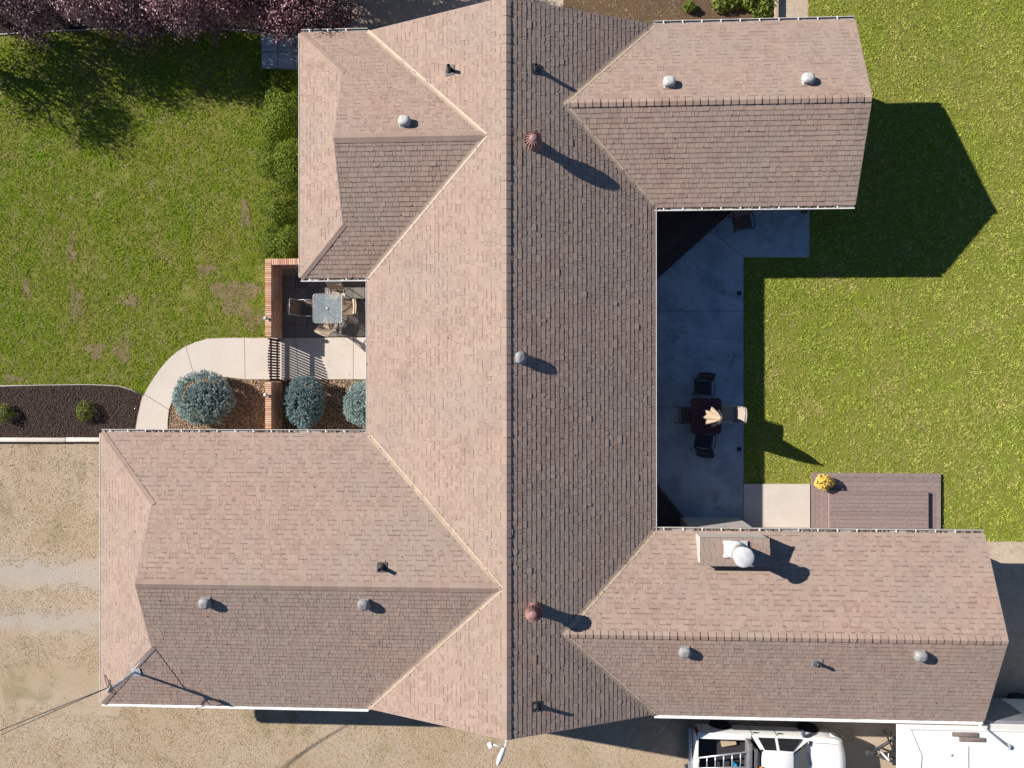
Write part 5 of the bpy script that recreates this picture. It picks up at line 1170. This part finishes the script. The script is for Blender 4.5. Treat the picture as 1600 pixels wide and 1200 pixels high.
# cab: roof, pillars and glass
RZ = 1.80; rw = 0.66
def cabpt(x, t): return None
b = MB(); rows = []
for x, z in ((2.24, 1.70), (2.34, 1.75), (2.6, 1.775), (2.95, 1.765), (3.2, 1.73), (3.34, 1.69)):
    rows.append([(x, y * rw, z - 0.05 * abs(y) ** 3) for y in (-1, -.75, -.4, 0, .4, .75, 1)])
b.grid(rows); b.build('cab_roof', CARPAINT, tk, recalc=True)
for s in (-1, 1):
    b = MB(); lowy, hiy = s * (HW - .03), s * rw
    bot = [(2.06, lowy, 1.12), (2.6, lowy, 1.12), (3.2, lowy, 1.12), (3.6, lowy, 1.12), (4.12, s * (HW - .10), 1.10)]; top = [(2.24, hiy, 1.65), (2.5, hiy, 1.715), (2.9, hiy, 1.717), (3.2, hiy, 1.68), (3.34, hiy, 1.64)]
    b.grid([bot, top], smooth=False); b.build('cab_side', CARPAINT, tk, recalc=True)
    def wp(x, t, out=0.012):
        return (x, s * ((HW - .03) + (rw - HW + .03) * t + out), 1.12 + 0.58 * t)
    for q in ((2.26, 2.84, 2.37, 2.78), (2.94, 3.80, 2.88, 3.34)):
        b = MB(); vs = [wp(q[0], .12), wp(q[1], .12), wp(q[3], .86), wp(q[2], .86)]; vs2 = [(v[0], v[1] - s * .02, v[2]) for v in vs]
        b.add(vs + vs2, [(0, 1, 2, 3), (0, 4, 5, 1), (1, 5, 6, 2), (2, 6, 7, 3), (3, 7, 4, 0)]); b.build('side_window', CARGLASS, tk, recalc=True)
    for x in (2.08, 2.95, 3.92):
        b = MB(); b.tube([(x + (0 if x > 2.1 else .0), s * (HW + .004), 0.5), (x, s * (HW + .008), 0.8), (x + (0.0), s * (HW - .012), 1.11)], 0.006, 4); b.build('door_seam', BLACKM, tk)
    for x in (2.22, 3.08):
        b = MB(); b.box((x, s * (HW + .012), 1.0), (0.16, 0.03, 0.03)); b.build('door_handle', BLACKM, tk)
    b = MB(); b.box((3.86, s * (HW + 0.12), 1.16), (0.12, 0.22, 0.17), s * 0.2); b.build('wing_mirror', M('mirror_blue', (0.06, 0.075, 0.13), rough=.25), tk, bevel=0.03)
    b = MB(); b.box((5.06, s * (halfw(5.06) - .10), .86), (0.34, 0.24, 0.16), -s * .35); b.build('headlight', M('headlight_lens', (.55, .57, .6), rough=.1), tk, bevel=.02)
    b = MB(); b.box((0.17, s * (HW - .06), .86), (0.09, 0.13, 0.34)); b.build('tail_light', REDL, tk, bevel=.01)
    for wx_ in (1.12, 4.30):
        m = Matrix.Rotation(math.pi / 2, 3, 'X'); b = MB(); b.lathe([(0.21, -.11), (0.34, -.115), (0.37, -.08), (0.37, .08), (0.34, .115), (0.21, .11)], 28, (0, 0, 0), m); wv = b.build('wheel', RUBBER, tk, (wx_, s * (HW - .10), .37))
        b = MB(); b.lathe([(0.21, -.07), (0.215, .09), (0.12, .06), (0.06, .085), (0.01, .085)], 20, (0, 0, 0), Matrix.Rotation(-s * math.pi / 2, 3, 'X')); b.build('rim', RIMM, wv)
b = MB(); b.grid([[(3.35, y * rw * .93, 1.70 - 0.05 * abs(y) ** 3) for y in (-1, -.5, 0, .5, 1)], [(3.70, y * .73, 1.46) for y in (-1, -.5, 0, .5, 1)], [(4.08, y * .80, 1.185) for y in (-1, -.5, 0, .5, 1)]]); b.build('windscreen', WINDSH, tk, recalc=True)
b = MB(); b.grid([[(4.05, y * .86, 1.175) for y in (-1, -.5, 0, .5, 1)], [(4.20 - .06 * abs(y), y * .86, 1.20) for y in (-1, -.5, 0, .5, 1)]]); b.build('cowl', M('cowl_blue_black', (.03, .035, .06), rough=.4), tk, recalc=True)
b = MB(); b.tube([(4.13, -.6, 1.215), (4.02, -.15, 1.26)], .01, 5); b.tube([(4.13, .05, 1.215), (4.02, .5, 1.26)], .01, 5); b.build('wiper', BLACKM, tk)
b = MB(); b.grid([[(2.26, y * rw, 1.70 - 0.05 * abs(y) ** 3) for y in (-1, 0, 1)], [(2.06, y * (HW - .06), 1.12) for y in (-1, 0, 1)]]); b.build('rear_window', CARGLASS, tk, recalc=True)
# load bed
b = MB(); b.box((1.08, 0, .62), (1.92, 1.52, .03)); b.build('bed_floor', BEDL, tk)
for s in (-1, 1):
    b = MB(); b.box((1.1, s * .755, .86), (1.86, .03, .46)); b.build('bed_wall', BEDL, tk)
    b = MB(); b.box((1.1, s * (.755 + (HW - .76) / 2), 1.098), (1.90, HW - .755, .03)); b.build('bed_rail', CARPAINT, tk, bevel=.01)
b = MB(); b.box((.15, 0, .85), (.09, 1.64, .52)); b.build('tailgate', CARPAINT, tk, bevel=.015)
b = MB(); b.box((.03, 0, .52), (.13, 1.72, .2)); b.build('rear_bumper', M('bumper_chrome', (.34, .36, .40), rough=.35, metal=.6), tk, bevel=.03)
b = MB(); b.box((2.0, 0, .86), (.04, 1.52, .48)); b.build('bulkhead', BEDL, tk)
b = MB(); b.box((1.91, 0, 1.30), (.16, 1.66, .40)); b.build('tool_box', M('grey_box', (.16, .16, .17), rough=.5), tk, bevel=.02)
for s in (-1, 1):
    b = MB(); b.box((2.02, s * .72, 1.42), (.08, .08, .66)); b.build('rack_post', BLACKM, tk)
b = MB(); b.box((2.02, 0, 1.76), (.09, 1.6, .06)); b.build('rack_bar', M('rack_steel', (.2, .2, .215), rough=.5, metal=.5), tk)
b = MB(); b.lathe([(.07, 1.79), (.07, 1.84), (.065, 1.90), (.02, 1.93)], 14, (2.2, .18, -0.02)); b.build('beacon_lamp', ORANGE, tk)
# things riding in the bed
def tp(x, y, z):
    v = tk.matrix_basis @ Vector((x, y, z)); return v
bpy.context.view_layer.update()
ld = empty('ladder', tp(0.05, 0, 1.14), tk.rotation_euler.z, 'silver aluminium ladder lying over the pickup load bed', 'ladder')
LL = 1.85; sl_ = 0.10
def lp(x, y): return (x, y, 0.06 + x * 0.12)
b = MB(); b.tube([lp(0, .12), lp(LL, .55)], .03, 6); b.build('ladder_rail', ALU, ld); b = MB(); b.tube([lp(0, -.22), lp(LL, .02)], .03, 6); b.build('ladder_rail', ALU, ld)
for k in range(7):
    x = .12 + k * .27; b = MB(); b.tube([lp(x, -.22 + .13 * x), lp(x, .12 + .232 * x)], .022, 6); b.build('rung', ALU, ld)
b = MB(); b.lathe([(.10, 0), (.10, .22), (.04, .27), (.03, .32)], 14); jug = b.build('plastic_jug', BLUEP, None, tp(1.60, -.3, .64)); tag(jug, 'blue plastic jug standing in the pickup bed', 'jug')
b = MB(); b.box((0, 0, .05), (.5, .28, .1), .2); tag(b.build('wood_offcut', TIMBER, None, tp(1.35, .5, .64)), 'pale timber offcut lying in the pickup bed', 'timber')

# ------------------------------------------------------------------ travel trailer
q0 = P(1405, 1137, 2.75); yT = P(1450, 1138, 2.85).y
tr = empty('travel_trailer', (q0.x, yT - 1.25, 0), 0, 'white travel trailer with roof vents parked beside the house at lower right', 'trailer')
prof = [(1.55, .55), (1.1, 1.15), (0.25, 2.15), (0.0, 2.55), (0.02, 2.74), (0.15, 2.82), (1.2, 2.86), (9.0, 2.86), (9.0, .55)]
b = MB(); k = len(prof); vs = [(x, 1.24, z) for x, z in prof] + [(x, -1.24, z) for x, z in prof]
b.add(vs, [tuple(range(k)), tuple(range(2 * k - 1, k - 1, -1))] + [(i, k + i, k + (i + 1) % k, (i + 1) % k) for i in range(k)]); b.build('trailer_body', RVW, tr, bevel=.04, seg=3, recalc=True)
rz_ = lambda x: 2.86
for px, py in ((1508, 1148), (1519, 1156)):
    v = P(px, py, 2.9); lx, ly = v.x - q0.x, v.y - (yT - 1.25)
    b = MB(); b.box((lx, ly, 2.885), (.78, .13, .05)); b.build('roof_hatch', RVB, tr, bevel=.01)
v0 = P(1527, 1130, 2.95) - Vector(tr.location); v1 = P(1577, 1168, 2.95) - Vector(tr.location)
b = MB(); b.tube([v0, v1], .028, 8); b.build('antenna_arm', GALV, tr); b = MB(); b.lathe([(.09, 2.86), (.07, 2.95), (.02, 2.98)], 12, (v1.x, v1.y, 0)); b.build('antenna_base', MATS['flue_white'], tr)
v = P(1487, 1180, 2.86) - Vector(tr.location); b = MB(); b.lathe([(.05, 2.78), (.05, 2.86), (.02, 2.89)], 10, (v.x, v.y, 0)); b.build('roof_pipe', VENTG, tr)
for px in (1513,):
    v = P(px, 1186, 2.87) - Vector(tr.location); b = MB(); b.box((v.x, v.y - .4, 2.865), (.03, 1.6, .02)); b.build('roof_seam', VENTP, tr)
b = MB(); b.tube([(0.16, -1.2, 2.835), (0.55, -.6, 2.862), (0.62, 0.4, 2.865), (0.3, 1.2, 2.845)], .008, 5); b.build('cap_seam', RVS, tr)
b = MB(); b.box((4.6, 1.205, 2.864), (8.7, .035, .012)); b.build('roof_edge_trim', RVS, tr)
ys = P(1450, 1124, 2.45).y - tr.location.y
b = MB(); b.box((2.3, (1.24 + ys) / 2 + .005, 1.6), (4.0, ys - 1.24, 1.7)); b.build('slide_out', RVD, tr, bevel=.02)
for s in (-1, 1):
    b = MB(); b.tube([(1.7, s * .80 - .55, .5), (0.25, s * .05 - .75, .48)], .05, 6); b.build('drawbar', BLACKM, tr)
    for wx_ in (5.2, 6.1):
        m = Matrix.Rotation(math.pi / 2, 3, 'X'); b = MB(); b.lathe([(0.2, -.1), (.33, -.1), (.36, 0), (.33, .1), (.2, .1)], 20, (0, 0, 0), m); b.build('wheel', RUBBER, tr, (wx_, s * 1.12, .36))
b = MB(); b.box((0.12, -.75, .5), (.3, .16, .12)); b.build('coupler', PIPE, tr, bevel=.02)
b = MB(); b.tube([(.5, -.73, .1), (.5, -.73, 1.0)], .04, 8); b.build('jack_post', GALV, tr)
b = MB(); b.tube([(.5, -.73, .98), (.5, -.5, 1.0)], .016, 6); b.build('jack_handle', GALV, tr)
b = MB(); b.box((.75, -.35, .55), (.05, .9, .05), .4); b.box((.9, -.3, .6), (.04, .7, .05), .4); b.build('hitch_step', BLACKM, tr)
b = MB(); b.box((1.05, -.7, .5), (.35, .9, .06)); b.build('battery_tray', BLACKM, tr)
